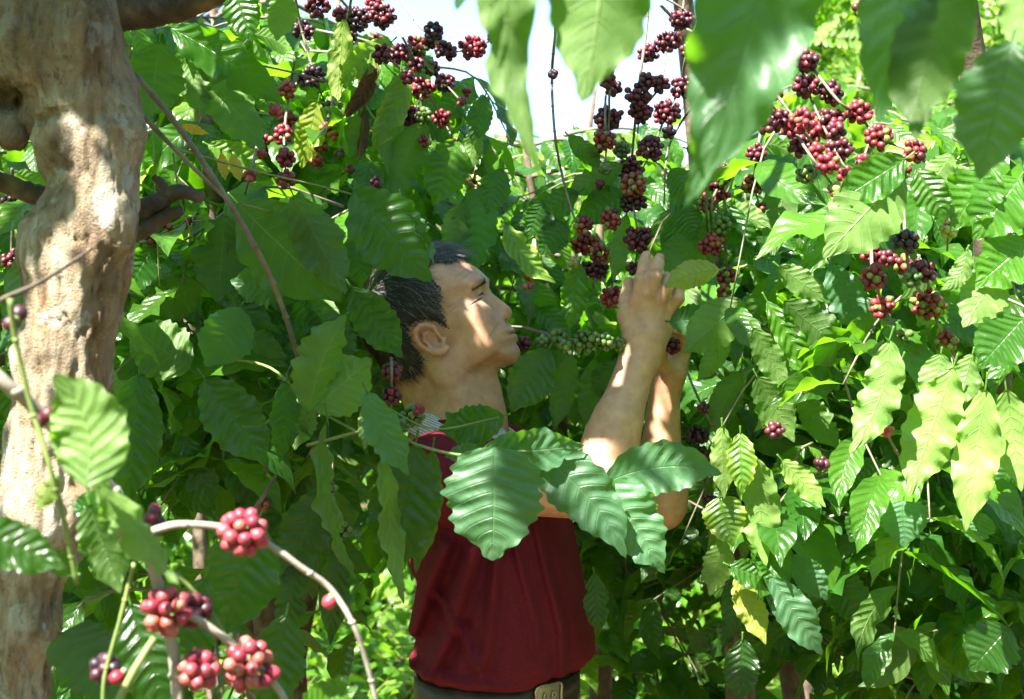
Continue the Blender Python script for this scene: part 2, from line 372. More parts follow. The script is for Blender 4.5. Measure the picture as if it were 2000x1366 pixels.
def cluster(acc, c, rad, kind, rng, br=None, lo=False, axis=(0, 0, 1), dens=1.0):
    """a packed clump of cherries round a node at c; rad = clump radius in metres"""
    br = br or 0.0048; n = max(2, int(1.75 * (rad / br) ** 2.0 * dens)); rad_c = max(rad - br, br * 0.8)
    ps = rng.normal(size=(n, 3)); ps /= np.linalg.norm(ps, axis=1)[:, None]; ps *= rad_c * (0.75 + 0.25 * rng.random((n, 1)))
    ps[:, 2] *= 0.85
    for it in range(40):                                          # push apart
        D = ps[:, None] - ps[None]; dd = np.linalg.norm(D, axis=2) + np.eye(n); ov = np.clip(2 * br * 0.98 - dd, 0, None)
        ps += (D / dd[..., None] * ov[..., None] * 0.35).sum(1)
        l = np.linalg.norm(ps, axis=1)[:, None]; ps = np.where(l > rad_c * 1.15, ps / l * rad_c * 1.15, ps)
    pal = PAL[kind]
    for p in ps:
        col = pal[rng.integers(len(pal))]
        if kind in 'mr' and rng.random() < 0.35: col = pal[0]
        berry(acc, np.array(c) + p, br * (0.86 + 0.26 * rng.random()), p + rng.normal(size=3) * 0.004, col, rng, lo)
# ------------------------------------------------------------------ implicit surfaces
class SDF:
    def __init__(s, lo, hi, h):
        s.lo = np.array(lo, float); s.h = h; s.n = np.ceil((np.array(hi) - s.lo) / h).astype(int) + 1
        s.f = np.full(s.n, 1.0, np.float32)
    def box(s, lo, hi, pad):
        a = np.clip(((np.array(lo) - pad - s.lo) / s.h).astype(int), 0, s.n - 1); b = np.clip(((np.array(hi) + pad - s.lo) / s.h).astype(int) + 2, 1, s.n)
        sl = tuple(slice(x, y) for x, y in zip(a, b))
        g = np.meshgrid(*[(s.lo[i] + s.h * np.arange(a[i], b[i])).astype(np.float32) for i in range(3)], indexing='ij', sparse=True)
        return sl, g
    def put(s, sl, d, k=0.0, op='u'):
        f = s.f[sl]
        if op == 'u':
            if k > 0:
                h = np.clip(0.5 + 0.5 * (f - d) / k, 0, 1); s.f[sl] = f * (1 - h) + d * h - k * h * (1 - h)
            else: s.f[sl] = np.minimum(f, d)
        else:                                                     # subtract
            if k > 0:
                h = np.clip(0.5 - 0.5 * (f + d) / k, 0, 1); s.f[sl] = f * (1 - h) - d * h + k * h * (1 - h)
            else: s.f[sl] = np.maximum(f, -d)
    def cone(s, a, b, ra, rb, k=0.01, op='u'):
        a = np.array(a, float); b = np.array(b, float); m = max(ra, rb) + k * 1.2 + 2 * s.h
        sl, (X, Y, Z) = s.box(np.minimum(a, b), np.maximum(a, b), m)
        ab = b - a; L2 = max(np.dot(ab, ab), 1e-12)
        x, y, z = X - a[0], Y - a[1], Z - a[2]
        t = np.clip((x * ab[0] + y * ab[1] + z * ab[2]) / L2, 0, 1)
        d = np.sqrt((x - t * ab[0]) ** 2 + (y - t * ab[1]) ** 2 + (z - t * ab[2]) ** 2) - (ra + (rb - ra) * t)
        s.put(sl, d.astype(np.float32), k, op)
    def ell(s, c, r, Rm=None, k=0.01, op='u'):
        c = np.array(c, float); r = np.array(r, float); m = max(r) + k * 1.2 + 2 * s.h
        sl, (X, Y, Z) = s.box(c, c, m); x, y, z = X - c[0], Y - c[1], Z - c[2]
        if Rm is None: Rm = np.eye(3)
        p = [Rm[0, i] * x + Rm[1, i] * y + Rm[2, i] * z for i in range(3)]   # columns of Rm = local axes
        k0 = np.sqrt((p[0] / r[0]) ** 2 + (p[1] / r[1]) ** 2 + (p[2] / r[2]) ** 2)
        k1 = np.sqrt((p[0] / r[0] ** 2) ** 2 + (p[1] / r[1] ** 2) ** 2 + (p[2] / r[2] ** 2) ** 2) + 1e-6
        s.put(sl, (k0 * (k0 - 1) / k1).astype(np.float32), k, op)
    def mesh(s):
        f = s.f; ins = f < 0; nx, ny, nz = f.shape
        c = [ins[dx:nx - 1 + dx, dy:ny - 1 + dy, dz:nz - 1 + dz] for dx in (0, 1) for dy in (0, 1) for dz in (0, 1)]
        cnt = sum(x.astype(np.uint8) for x in c); act = (cnt > 0) & (cnt < 8); I, J, K = np.nonzero(act)
        acc = np.zeros((len(I), 3)); num = np.zeros(len(I))
        cor = [(dx, dy, dz) for dx in (0, 1) for dy in (0, 1) for dz in (0, 1)]
        val = {q: f[I + q[0], J + q[1], K + q[2]].astype(float) for q in cor}
        for a in cor:
            for ax in range(3):
                if a[ax]: continue
                b = list(a); b[ax] = 1; b = tuple(b); fa, fb = val[a], val[b]; x = (fa < 0) != (fb < 0)
                t = np.where(x, fa / np.where(x, fa - fb, 1), 0)
                p = np.tile(np.array(a, float), (len(I), 1)); p[:, ax] = t
                acc += p * x[:, None]; num += x
        v = s.lo + s.h * (np.stack([I, J, K], 1) + acc / num[:, None])
        idx = np.full(act.shape, -1, np.int32); idx[I, J, K] = np.arange(len(I)); Q = []
        for ax in range(3):
            o = [(ax + 1) % 3, (ax + 2) % 3]
            A = np.take(ins, range(ins.shape[ax] - 1), ax); B = np.take(ins, range(1, ins.shape[ax]), ax)
            e = np.array(np.nonzero(A != B)).T
            if not len(e): continue
            ok = np.all([(e[:, k] >= 1) & (e[:, k] < s.n[k] - 1) for k in o], 0); e = e[ok]
            sgn = ins[tuple(e.T)]
            cells = []
            for d0, d1 in ((-1, -1), (0, -1), (0, 0), (-1, 0)):
                q = e.copy(); q[:, o[0]] += d0; q[:, o[1]] += d1; cells.append(idx[tuple(q.T)])
            q = np.stack(cells, 1); q = np.where(sgn[:, None], q, q[:, ::-1]); Q.append(q)
        Q = np.vstack(Q); Q = Q[(Q >= 0).all(1)]
        return v, Q
def smooth_mesh(v, q, it=2, lam=0.5, mask=None):
    e = np.vstack([q[:, [0, 1]], q[:, [1, 2]], q[:, [2, 3]], q[:, [3, 0]]]); n = len(v)
    for _ in range(it):
        s = np.zeros_like(v); c = np.zeros(n)
        for a in range(3):
            s[:, a] = np.bincount(e[:, 0], v[e[:, 1], a], n) + np.bincount(e[:, 1], v[e[:, 0], a], n)
        c = np.bincount(e[:, 0], minlength=n) + np.bincount(e[:, 1], minlength=n)
        nv = v + lam * (s / np.maximum(c, 1)[:, None] - v)
        v = nv if mask is None else np.where(mask[:, None], nv, v)
    return v
def vnormals(v, q):
    fn = np.cross(v[q[:, 2]] - v[q[:, 0]], v[q[:, 3]] - v[q[:, 1]]); n = np.zeros_like(v)
    for k in range(4):
        for a in range(3): n[:, a] += np.bincount(q[:, k], fn[:, a], len(v))
    return n / (np.linalg.norm(n, axis=1)[:, None] + 1e-12)

# ------------------------------------------------------------------ the head's own axes
HC = np.array(P(858, 668, 2.20))                                # ear canal level, mid-plane of the head
th, yaw = R(25), R(-9)
hf = np.array([math.cos(th) * math.cos(yaw), math.cos(th) * math.sin(yaw), math.sin(th)])
hu = np.array([-math.sin(th) * math.cos(yaw), -math.sin(th) * math.sin(yaw), math.cos(th)])
hl = np.cross(hu, hf)                                           # his left (away from camera)
HM = np.stack([hf, hl, hu], 1)                                  # columns: forward, left, up
def H(x, y, z): return HC + HM @ np.array([x, y, z])
def hloc(v): return (v - HC) @ HM
def hpix(px, py, Y=2.2):                                        # picture position on a plane at Y -> head axes
    return hloc(np.array(P(px, py, Y)))
S22 = 1262.6
def h2(px, py):
    dx, dz = (px - 858) / S22, -(py - 668) / S22
    return dx * math.cos(th) + dz * math.sin(th), -dx * math.sin(th) + dz * math.cos(th)

# sagittal outline of the head without the nose
OUT = np.array([(.082, .104), (.0965, .087), (.1035, .0737), (.1075, .062), (.1085, .0540), (.1050, .043), (.1015, .0343), (.099, .020), (.099, .005), (.1015, -.008),
       (.1035, -.0155), (.1075, -.024), (.1125, -.0310), (.1120, -.0345), (.1085, -.0372), (.1118, -.0400), (.1122, -.0440), (.1082, -.0500), (.1068, -.056), (.1072, -.0630), (.103, -.0725), (.092, -.0785),
       (.072, -.0765), (.045, -.070), (.02, -.066), (-.02, -.062), (-.055, -.050), (-.078, -.025), (-.090, .01), (-.094, .05), (-.086, .085), (-.064, .114), (-.03, .131), (.01, .136), (.045, .128), (.068, .116)])
def poly_sd(px, pz, poly):
    """signed distance to polygon, positive inside"""
    d = np.full(px.shape, 1e9); ins = np.zeros(px.shape, bool); n = len(poly)
    for i in range(n):
        ax, az = poly[i]; bx, bz = poly[(i + 1) % n]; ex, ez = bx - ax, bz - az
        t = np.clip(((px - ax) * ex + (pz - az) * ez) / (ex * ex + ez * ez), 0, 1)
        d = np.minimum(d, (px - ax - t * ex) ** 2 + (pz - az - t * ez) ** 2)
        c = ((az > pz) != (bz > pz)) & (px < ex * (pz - az) / (ez + 1e-12) + ax); ins ^= c
    return np.where(ins, 1, -1) * np.sqrt(d)
def head_base(S):
    o = catmull(np.vstack([OUT, OUT[:1]]), 4)[:-1]
    gx = np.arange(-.13, .15, .0012); gz = np.arange(-.11, .17, .0012); GX, GZ = np.meshgrid(gx, gz, indexing='ij')
    SD = poly_sd(GX, GZ, o)
    ctr = HM @ np.array([0.008, 0, 0.03]) + HC
    sl, (X, Y, Z) = S.box(ctr, ctr, 0.145)
    x, y, z = X - HC[0], Y - HC[1], Z - HC[2]
    lx, ly, lz = [HM[0, i] * x + HM[1, i] * y + HM[2, i] * z for i in range(3)]
    fx = np.clip((lx - gx[0]) / .0012, 0, len(gx) - 1.01); fz = np.clip((lz - gz[0]) / .0012, 0, len(gz) - 1.01)
    ix = fx.astype(int); iz = fz.astype(int); tx = fx - ix; tz = fz - iz
    d = SD[ix, iz] * (1 - tx) * (1 - tz) + SD[ix + 1, iz] * tx * (1 - tz) + SD[ix, iz + 1] * (1 - tx) * tz + SD[ix + 1, iz + 1] * tx * tz
    W = np.interp(lz, [-.08, -.06, -.04, -.015, .01, .035, .06, .09, .12, .14], [.036, .046, .054, .060, .0655, .069, .0735, .0745, .068, .055])
    W = W + 0.004 * np.clip((0.02 - lx) / 0.08, 0, 1) * (lz > 0.02) 
    Rr = np.interp(lx, [-.05, .03, .08, .11], [.062, .060, .050, .046])
    t = np.clip(d / Rr, -1, 1)
    fr = np.interp(lx, [0, .05], [0, 1]); 
    e = 2.0 + 0.35 * fr * np.interp(lz, [-.08, -.03, .05], [0, 1, .6])
    fval = ((1 - t) ** 2 + (np.abs(ly) / W) ** e) 
    fval = (np.sqrt(fval) - 1) * 0.052
    S.put(sl, fval.astype(np.float32), 0.012)

# ------------------------------------------------------------------ his body: head, neck, shoulders, arms and hands in one surface
def W3(px, py, Y): return np.array(P(px, py, Y))
person = thing('person', 'man in a dark red polo looking up and reaching for coffee cherries', 'person', (-0.02, 2.2, 0.0))
S = SDF((-0.27, 1.90, 1.17), (0.31, 2.56, 1.69), 0.0017)
neckb = W3(900, 835, 2.215)
# neck and shoulders
S.cone(H(-.020, 0, -.02), neckb + [0.0, 0, 0.0], .053, .058, .02)
S.cone(H(.020, 0, -.05), W3(920, 800, 2.2), .038, .040, .02)
S.cone(H(.0, -.03, -.045), W3(900, 790, 2.17), .034, .034, .02)
S.cone(H(.0, .03, -.045), W3(900, 790, 2.23), .034, .034, .02)
S.cone(H(-.05, 0, .0), W3(880, 830, 2.22), .040, .055, .02)
S.cone(W3(950, 735, 2.19), W3(950, 800, 2.19), .016, .018, .02)   # throat
S.ell(W3(958, 765, 2.19), (.012, .012, .014), None, .016)
S.cone(H(-.01, -.052, -.028), W3(930, 822, 2.15), .012, .009, .018)  # neck muscle from behind the ear
shN = np.array([-.105, 2.07, 1.318]); shF = np.array([-.03, 2.36, 1.318])
S.cone(shN, shF, .058, .058, .03)
S.cone(neckb, neckb - [0, 0, .10], .07, .09, .03)
# near arm
elN = W3(1163, 962, 2.07); wrN = W3(1247, 700, 2.13)
S.cone(shN, elN, .052, .040, .02)
mN = elN * 0.62 + wrN * 0.38
S.cone(elN, mN, .0365, .0355, .018); S.cone(mN, elN * .12 + wrN * .88, .0355, .0265, .012)
S.cone(elN * .3 + wrN * .7, wrN, .0275, .0255, .012)
S.cone(W3(1176, 905, 2.08), W3(1205, 820, 2.095), .037, .034, .02)
# far arm
elF = W3(1285, 985, 2.30); wrF = W3(1298, 762, 2.285)
S.cone(shF, elF, .052, .042, .02)
mF = elF * .6 + wrF * .4
S.cone(elF, mF, .0375, .034, .015); S.cone(mF, wrF, .034, .024, .012)
S.ell(W3(1302, 950, 2.295), (.032, .034, .06), None, .02)
def chain(pts, rad, k=0.004, op='u'):
    for (a, b), (ra, rb) in zip(zip(pts, pts[1:]), zip(rad, rad[1:])): S.cone(a, b, ra, rb, k)
# near hand, back of the hand towards us
def N(px, py, dy=0.0): return W3(px, py, 2.13 + dy)
kn = {'i': N(1244, 586, -.008), 'm': N(1268, 574, -.012), 'r': N(1291, 585, -.008), 'p': N(1307, 607, .004)}
S.cone(N(1249, 705), N(1255, 660), .0265, .026, .014)
S.cone(N(1262, 700), N(1275, 650), .022, .022, .014)
for kk, w0 in (('i', N(1240, 672)), ('m', N(1254, 670, -.004)), ('r', N(1268, 670)), ('p', N(1280, 674, .004))):
    S.cone(w0 + [0, .006, 0], kn[kk] + [0, .004, 0], .0150, .0112, .010)
S.ell(N(1266, 628, .008), (.036, .013, .040), None, .012)
chain([kn['i'], N(1252, 546, -.012), N(1258, 516, -.004), N(1262, 499, .008)], [.0105, .0096, .0088, .0074], .005)
chain([kn['m'], N(1279, 540, -.018), N(1285, 516, -.010), N(1288, 504, .006)], [.0108, .0100, .0090, .0076], .005)
chain([kn['r'], N(1303, 562, -.012), N(1306, 546, .004), N(1303, 540, .020)], [.0104, .0096, .0088, .0076], .004)
chain([kn['p'], N(1325, 583, -.008), N(1327, 562, .006), N(1318, 556, .020)], [.0100, .0090, .0080, .0070], .004)
S.cone(N(1240, 655, .004), N(1222, 618, .008), .0165, .0125, .010)
chain([N(1222, 620, .008), N(1222, 585, .016), N(1228, 552, .024)], [.0125, .0098, .0084], .006)
# far hand wrapped round the picked cluster
def FH(px, py, dy=0.0): return W3(px, py, 2.27 + dy)
S.cone(wrF, FH(1310, 728), .0245, .0235, .012)
S.cone(FH(1308, 735, .01), FH(1322, 690, .018), .023, .020, .012)
S.cone(FH(1322, 722, .0), FH(1334, 688, .005), .014, .012, .010)
chain([FH(1334, 692, .0), FH(1338, 664, -.010), FH(1330, 646, -.030), FH(1316, 644, -.046)], [.0105, .0095, .0088, .0078], .004)
chain([FH(1326, 676, .02), FH(1320, 640, .016), FH(1305, 634, -.002), FH(1296, 640, -.018)], [.0105, .0092, .0086, .0076], .004)
chain([FH(1310, 690, .03), FH(1270, 676, .034), FH(1238, 675, .022), FH(1216, 677, .010)], [.0110, .0092, .0085, .0072], .004)
chain([FH(1308, 712, .03), FH(1270, 702, .040), FH(1245, 700, .030), FH(1228, 702, .018)], [.0105, .0090, .0082, .0070], .004)
chain([FH(1302, 722, -.010), FH(1290, 702, -.030), FH(1296, 684, -.042)], [.0115, .0100, .0085], .006)
# head
head_base(S)
def hell(x, y, z, r, ax=0, k=.008, op='u'):
    c, s_ = math.cos(ax), math.sin(ax); loc = np.array([[c, 0, -s_], [0, 1, 0], [s_, 0, c]])
    S.ell(H(x, y, z), r, HM @ loc, k, op)
for sg in (-1, 1):
    hell(.062, sg * .047, .010, (.028, .019, .017), 0, .022)                 # cheekbone
    hell(.080, sg * .034, -.004, (.016, .018, .026), 0, .022)
    hell(.0925, sg * .040, .0525, (.013, .022, .0085), .1, .014)               # brow ridge
    hell(.010, sg * .056, -.048, (.022, .008, .018), .3, .02)                # jaw angle
    hell(.056, sg * .046, -.032, (.030, .014, .024), 0, .025)                # cheek
    hell(.104, sg * .034, .0335, (.014, .018, .0110), 0, .012, 's')         # eye socket
    hell(.0865, sg * .0325, .0355, (.0125, .0150, .0120), 0, .005)           # lid over the eyeball
    hell(.0850, sg * .0330, .0425, (.0130, .0165, .0085), 0, .004)            # upper lid fold
    hell(.0855, sg * .0330, .0255, (.0120, .0150, .0060), 0, .007)            # bag under the eye
    hell(.1010, sg * .0330, .0338, (.0070, .0135, .0020), 0, .0012, 's')      # slit between the lids
    hell(.0935, sg * .022, -.026, (.013, .015, .018), 0, .014)
S.cone(H(.0955, 0, .037), H(.1130, 0, .002), .0080, .0080, .010)
S.cone(H(.088, 0, .020), H(.104, 0, -.004), .0120, .0120, .012)
S.ell(H(.1125, 0, -.0045), (.0092, .0092, .0082), HM, .006)
S.cone(H(.1125, 0, -.008), H(.1040, 0, -.0150), .0046, .0038, .005)
for sg in (-1, 1):
    S.ell(H(.1005, sg * .0148, -.0078), (.0105, .0066, .0084), HM, .0035)
    S.ell(H(.0925, sg * .0235, -.0060), (.0025, .002, .007), HM, .005, 's')
    S.ell(H(.1060, sg * .0070, -.0158), (.0052, .0030, .0050), HM, .002, 's')
# lips
hell(.1060, 0, -.0320, (.0075, .0215, .0046), -.25, .005)
hell(.1050, 0, -.0425, (.0080, .0190, .0054), .2, .005)
hell(.1130, 0, -.0372, (.0085, .0290, .0010), 0, .0016, 's')
for sg in (-1, 1): hell(.0935, sg * .0265, -.0375, (.0040, .0030, .0028), 0, .005, 's')
hell(.0925, 0, -.064, (.012, .016, .010), 0, .012)
# ears
EY = 2.115
for sg in (-1, 1):
    def E(px, py, out=0.0):
        q = hpix(px, py, EY); return H(q[0] + .004, sg * (.0700 + out), q[2])
    path = [(857, 667, .004), (848, 655, .009), (842, 641, .013), (831, 637, .017), (817, 639, .021), (808, 650, .024), (809, 664, .024), (818, 677, .021), (830, 686, .018), (842, 692, .015)]
    pts = [E(*p) for p in path]
    chain(pts, [.0022, .0026, .0028, .0031, .0033, .0035, .0034, .0032, .0031, .0038], .0025)
    S.cone(E(845, 689, .012), E(860, 688, .007), .0058, .0058, .004); S.cone(E(852, 692, .010), E(866, 681, .005), .0042, .0042, .004)
    for a, b_, ra, rb in ((E(836, 655, .003), E(816, 655, .014), .006, .0030), (E(840, 668, .002), E(820, 668, .013), .006, .0032), (E(850, 680, .002), E(834, 678, .011), .006, .0036)):
        S.cone(a, b_, ra, rb, .004)
    chain([E(832, 648, .012), E(822, 655, .015), E(823, 667, .015), (E(833, 678, .013)), E(845, 683, .011)], [.0022, .0026, .0028, .0028, .0030], .003)
    S.cone(E(861, 664, .003), E(858, 676, .005), .0036, .0034, .003)
    S.ell(E(846, 668, .012), (.0085, .006, .0100), HM, .003, 's')
bv, bq = S.mesh(); del S
bv = smooth_mesh(bv, bq, 2, 0.5)
bn = vnormals(bv, bq)
# drop loose crumbs below the shirt line is not needed: everything under the collar is clothed
hl3 = hloc(bv)
HAIRPX = [(908, 500), (902, 514), (893, 523), (876, 520), (860, 524), (850, 530), (864, 548), (880, 566), (884, 584), (879, 600), (886, 618), (893, 634), (893, 644), (886, 643), (878, 636), (866, 630), (838, 628), (818, 640), (818, 650), (825, 672), (836, 690), (845, 702), (838, 730), (800, 745), (700, 745), (680, 450), (915, 440)]
HAIR = np.array([h2(*p) for p in HAIRPX])
sd = np.full(len(bv), -1.0); near = (bv[:, 2] > 1.40) & (bv[:, 0] < .01)
sd[near] = poly_sd(hl3[near, 0], hl3[near, 2], HAIR)
# ear vertices are no hair; behind the ear stays skin
sd = sd + near * .0016 * (np.sin(hl3[:, 0] * 900 + hl3[:, 2] * 300) + np.sin(hl3[:, 2] * 1100 - hl3[:, 0] * 500))
earm = (np.abs(hl3[:, 1]) > .0845) & (np.abs(hl3[:, 0] + .004) < .034) & (hl3[:, 2] < .040) & (hl3[:, 2] > -.03)
# nostril and crease shade is painted in below; the skin's own colours: lips, brow hair, beard shadow, redder ears and knuckles
x, y, z = hl3[:, 0], hl3[:, 1], hl3[:, 2]
colr = np.tile(np.array([0.54, 0.305, 0.190]), (len(bv), 1))
def blend(m, c): 
    global colr
    m = np.clip(m, 0, 1)[:, None]; colr = colr * (1 - m) + np.array(c) * m
headm = (bv[:, 2] > 1.42) & (bv[:, 0] < .03)
g3 = lambda cx, cy, cz, rx, ry, rz: np.exp(-(((x - cx) / rx) ** 2 + ((np.abs(y) - cy) / ry) ** 2 + ((z - cz) / rz) ** 2)) * headm
blend(1.1 * g3(.112, 0, -.0372, .012, .022, .0058), (0.40, 0.17, 0.13))
blend(0.55 * g3(.108, .0, -.024, .012, .022, .006), (0.26, 0.17, 0.13))
blend(0.35 * g3(.098, .0, -.062, .02, .03, .014), (0.34, 0.21, 0.15))
blend(0.5 * g3(.075, .045, .002, .03, .02, .02), (0.54, 0.26, 0.16))
blend(0.6 * g3(-.012, .088, .005, .03, .02, .04), (0.52, 0.22, 0.14))
blend(0.6 * g3(.118, 0, -.006, .012, .012, .012), (0.54, 0.25, 0.16))
blend(0.9 * g3(.1065, .0070, -.0165, .0045, .0026, .0026), (0.05, 0.02, 0.015))  # nostril shade painted into the skin
blend(0.75 * g3(.092, .036, .0515, .022, .019, .0042), (0.06, 0.045, 0.038))
blend(1.2 * g3(.0960, .0330, .0338, .012, .0135, .0014), (0.035, 0.020, 0.015))
for kk in kn.values():
    m = np.exp(-(((bv - kk) / .011) ** 2).sum(1)); blend(0.35 * m, (0.50, 0.22, 0.13))
for (qa, qb) in ((N(1244, 534, -.018), N(1261, 530, -.018)), (N(1271, 527, -.022), N(1290, 526, -.022)), (N(1296, 556, -.018), N(1312, 553, -.018)), (N(1246, 537, -.018), N(1261, 534, -.018)), (N(1273, 530, -.022), N(1290, 530, -.022))):
    ab_ = qb - qa; t_ = np.clip(((bv - qa) @ ab_) / (ab_ @ ab_), 0, 1); blend(.5 * np.exp(-((((bv - qa - t_[:, None] * ab_) ** 2)[:, [0, 2]].sum(1)) / .0014 ** 2)) * (bv[:, 2] > 1.5), (0.30, 0.14, 0.09))  # knuckle crease shade painted as thin dark lines
for (qa, qb, st_) in ((h2(984, 632), h2(968, 664), .35), (h2(905, 596), h2(893, 604), .3), (h2(907, 602), h2(897, 612), .3), (h2(952, 598), h2(936, 604), .35), (h2(925, 528), h2(908, 545), .22), (h2(932, 536), h2(915, 553), .22), (h2(918, 715), h2(940, 735), .2)):
    qa = np.array([qa[0], qa[1]]); ab_ = np.array(qb) - qa; l2_ = hl3[:, [0, 2]]; t_ = np.clip(((l2_ - qa) @ ab_) / (ab_ @ ab_), 0, 1); blend(st_ * 1.5 * np.exp(-(((l2_ - qa - t_[:, None] * ab_) ** 2).sum(1) / .0016 ** 2)) * headm, (0.26, 0.12, 0.07))  # wrinkle and fold shade painted as darker lines
hd = np.exp(-((np.clip(1.47 - bv[:, 2], -1, 1) / .12) ** 2))
def skin_material():
    m, nt = nodes_of('skin'); b = NB(nt); a = b.attr('col'); pos = b.n('NewGeometry').outputs['Position']
    c = b.mix(1.0, a.outputs['Color'], b.ramp(b.noise(pos, 55.0, 4), [(0.3, (0.80, 0.76, 0.74)), (0.7, (1.12, 1.13, 1.12))]), 'MULTIPLY')
    c = b.mix(b.m('MULTIPLY', b.m('GREATER_THAN', b.noise(pos, 330.0, 1), 0.73), 0.22), c, (0.25, 0.12, 0.07))
    pr = b.n('BsdfPrincipled'); b.l(c, pr.inputs['Base Color']); pr.inputs['Roughness'].default_value = 0.5
    pr.inputs['Specular IOR Level'].default_value = 0.38; pr.inputs['Subsurface Weight'].default_value = 0.18
    pr.inputs['Subsurface Radius'].default_value = (0.010, 0.0035, 0.0015); pr.inputs['Subsurface Scale'].default_value = 1.0
    h = b.m('ADD', b.noise(pos, 480.0, 3), b.m('MULTIPLY', b.noise(pos, 110.0, 3), 1.2))
    b.l(b.bump(h, 0.35, 0.0010), pr.inputs['Normal']); b.l(pr.outputs[0], b.n('OutputMaterial').inputs[0]); return m
M_skin = skin_material()
body = build('body', bv, bq, M_skin, person, attrs={'col': colr})
# eyeballs
m_eye, nt = nodes_of('eye'); b_ = NB(nt); a_ = b_.attr('col'); pr = b_.n('BsdfPrincipled'); b_.l(a_.outputs['Color'], pr.inputs['Base Color']); pr.inputs['Roughness'].default_value = 0.08
b_.l(pr.outputs[0], b_.n('OutputMaterial').inputs[0])
for sg in (-1, 1):
    ac = Acc(); Sv, Sq = cube_sphere(10); gd = np.array([.97, 0.0, .26]); gd /= np.linalg.norm(gd)
    dt = Sv @ gd; cc = np.where(dt[:, None] > 0.86, np.array([[.02, .012, .008]]), np.array([[.55, .50, .46]]))
    ac.add((Sv * .0116) @ HM.T + H(.0868, sg * .0325, .0350), Sq, col=cc); ac.build('eye', m_eye, person)
# fingernails on the near hand are turned away; far thumb nail shows
# hair: a cap that follows the skull plus strands
hm = near & (sd > 0) & ~earm & (hl3[:, 2] > -.075)
fq = bq[hm[bq].all(1)]; used = np.unique(fq); rm = np.full(len(bv), -1); rm[used] = np.arange(len(used)); fq = rm[fq]
rg = np.random.default_rng(5)
hv = bv[used]; hn = bn[used]; hs = sd[used]; hz = hl3[used]
lift = np.interp(hs, [0, .006, .02], [.0006, .0055, .010]) * np.interp(hz[:, 2], [-.06, 0, .06, .12], [.35, .55, 1.0, 1.25])
lump = sum(np.sin(hz @ rg.normal(size=3) * f + rg.random() * 6) * a for f, a in ((60, .0016), (120, .0010), (260, .0006)))
hv2 = hv + hn * (lift + lump * np.clip(hs / .01, 0, 1))[:, None]
ac = Acc(); grey0 = np.clip(0.10 + 0.20 * np.interp(hz[:, 0], [-.05, .07], [0, 1]) + 0.0 * hs, 0, 1)
ac.add(hv2, fq, grey=grey0 * .5)
flow = np.array([.55, 0, -.85]); cnt = 15000; p = hs.copy() + .004; p /= p.sum(); ids = rg.choice(len(used), cnt, p=p)
a0 = hv2[ids]; nn0 = hn[ids]; lz = hz[ids]
fl = np.tile(flow, (cnt, 1)) + rg.normal(size=(cnt, 3)) * .22 
topm = np.clip((lz[:, 2] - .085) / .03, 0, 1)[:, None]; fl = fl * (1 - topm) + (np.array([1.0, 0.1, .25]) + rg.normal(size=(cnt, 3)) * .35) * topm
backm = np.clip((-.03 - lz[:, 0]) / .04, 0, 1)[:, None]; fl = fl * (1 - backm) + (np.array([-.15, 0, -1.0]) + rg.normal(size=(cnt, 3)) * .15) * backm
fl = fl @ HM.T; fl -= nn0 * np.sum(fl * nn0, 1)[:, None]; fl /= np.linalg.norm(fl, axis=1)[:, None]
Ls = (.012 + .016 * rg.random(cnt)) * np.interp(hs[ids], [0, .012], [.35, 1]) * (1 + .5 * topm[:, 0]); up = .10 + .22 * rg.random(cnt) + .5 * topm[:, 0] * rg.random(cnt)
sidev = np.cross(fl, nn0); K = 5; tt = np.linspace(0, 1, K)
curlv = rg.normal(size=cnt) * .18
cpts = a0[:, None] - nn0[:, None] * .001 + fl[:, None] * (Ls[:, None] * tt)[..., None] + nn0[:, None] * (Ls[:, None] * (up[:, None] * tt - .75 * up[:, None] * tt ** 2))[..., None] + sidev[:, None] * (Ls[:, None] * curlv[:, None] * tt ** 2)[..., None]
wd = .00034 * (1 - .75 * tt); v_ = np.stack([cpts + sidev[:, None] * wd[None, :, None], cpts + nn0[:, None] * wd[None, :, None] * .8, cpts - sidev[:, None] * wd[None, :, None]], 2)   # cnt,K,3,3
off = (np.arange(cnt) * K * 3)[:, None, None]; i_ = (np.arange(K - 1) * 3)[:, None]
qq = np.stack([np.stack([i_[:, 0] + a, i_[:, 0] + b2, i_[:, 0] + 3 + b2, i_[:, 0] + 3 + a], -1) for a, b2 in ((0, 1), (1, 2))], 0).reshape(-1, 4)
gp = np.clip(.14 + .50 * np.clip(lz[:, 0] / .05, 0, 1) + .10 * (lz[:, 2] < .02), 0, .8); gr = (rg.random(cnt) < gp) * (.4 + .6 * rg.random(cnt))
ac.add(v_.reshape(-1, 3), (qq[None] + off).reshape(-1, 4), grey=np.repeat(gr, K * 3))
m_hair, nt = nodes_of('hair'); b_ = NB(nt); gcol = b_.ramp(b_.attr('grey').outputs['Fac'], [(0, (0.012, 0.010, 0.010)), (.3, (0.045, 0.040, 0.038)), (1, (0.30, 0.29, 0.285))])
pr = b_.n('BsdfPrincipled'); b_.l(gcol, pr.inputs['Base Color']); pr.inputs['Roughness'].default_value = 0.42; pr.inputs['Specular IOR Level'].default_value = 0.45
b_.l(pr.outputs[0], b_.n('OutputMaterial').inputs[0])
ac.build('hair', m_hair, person)
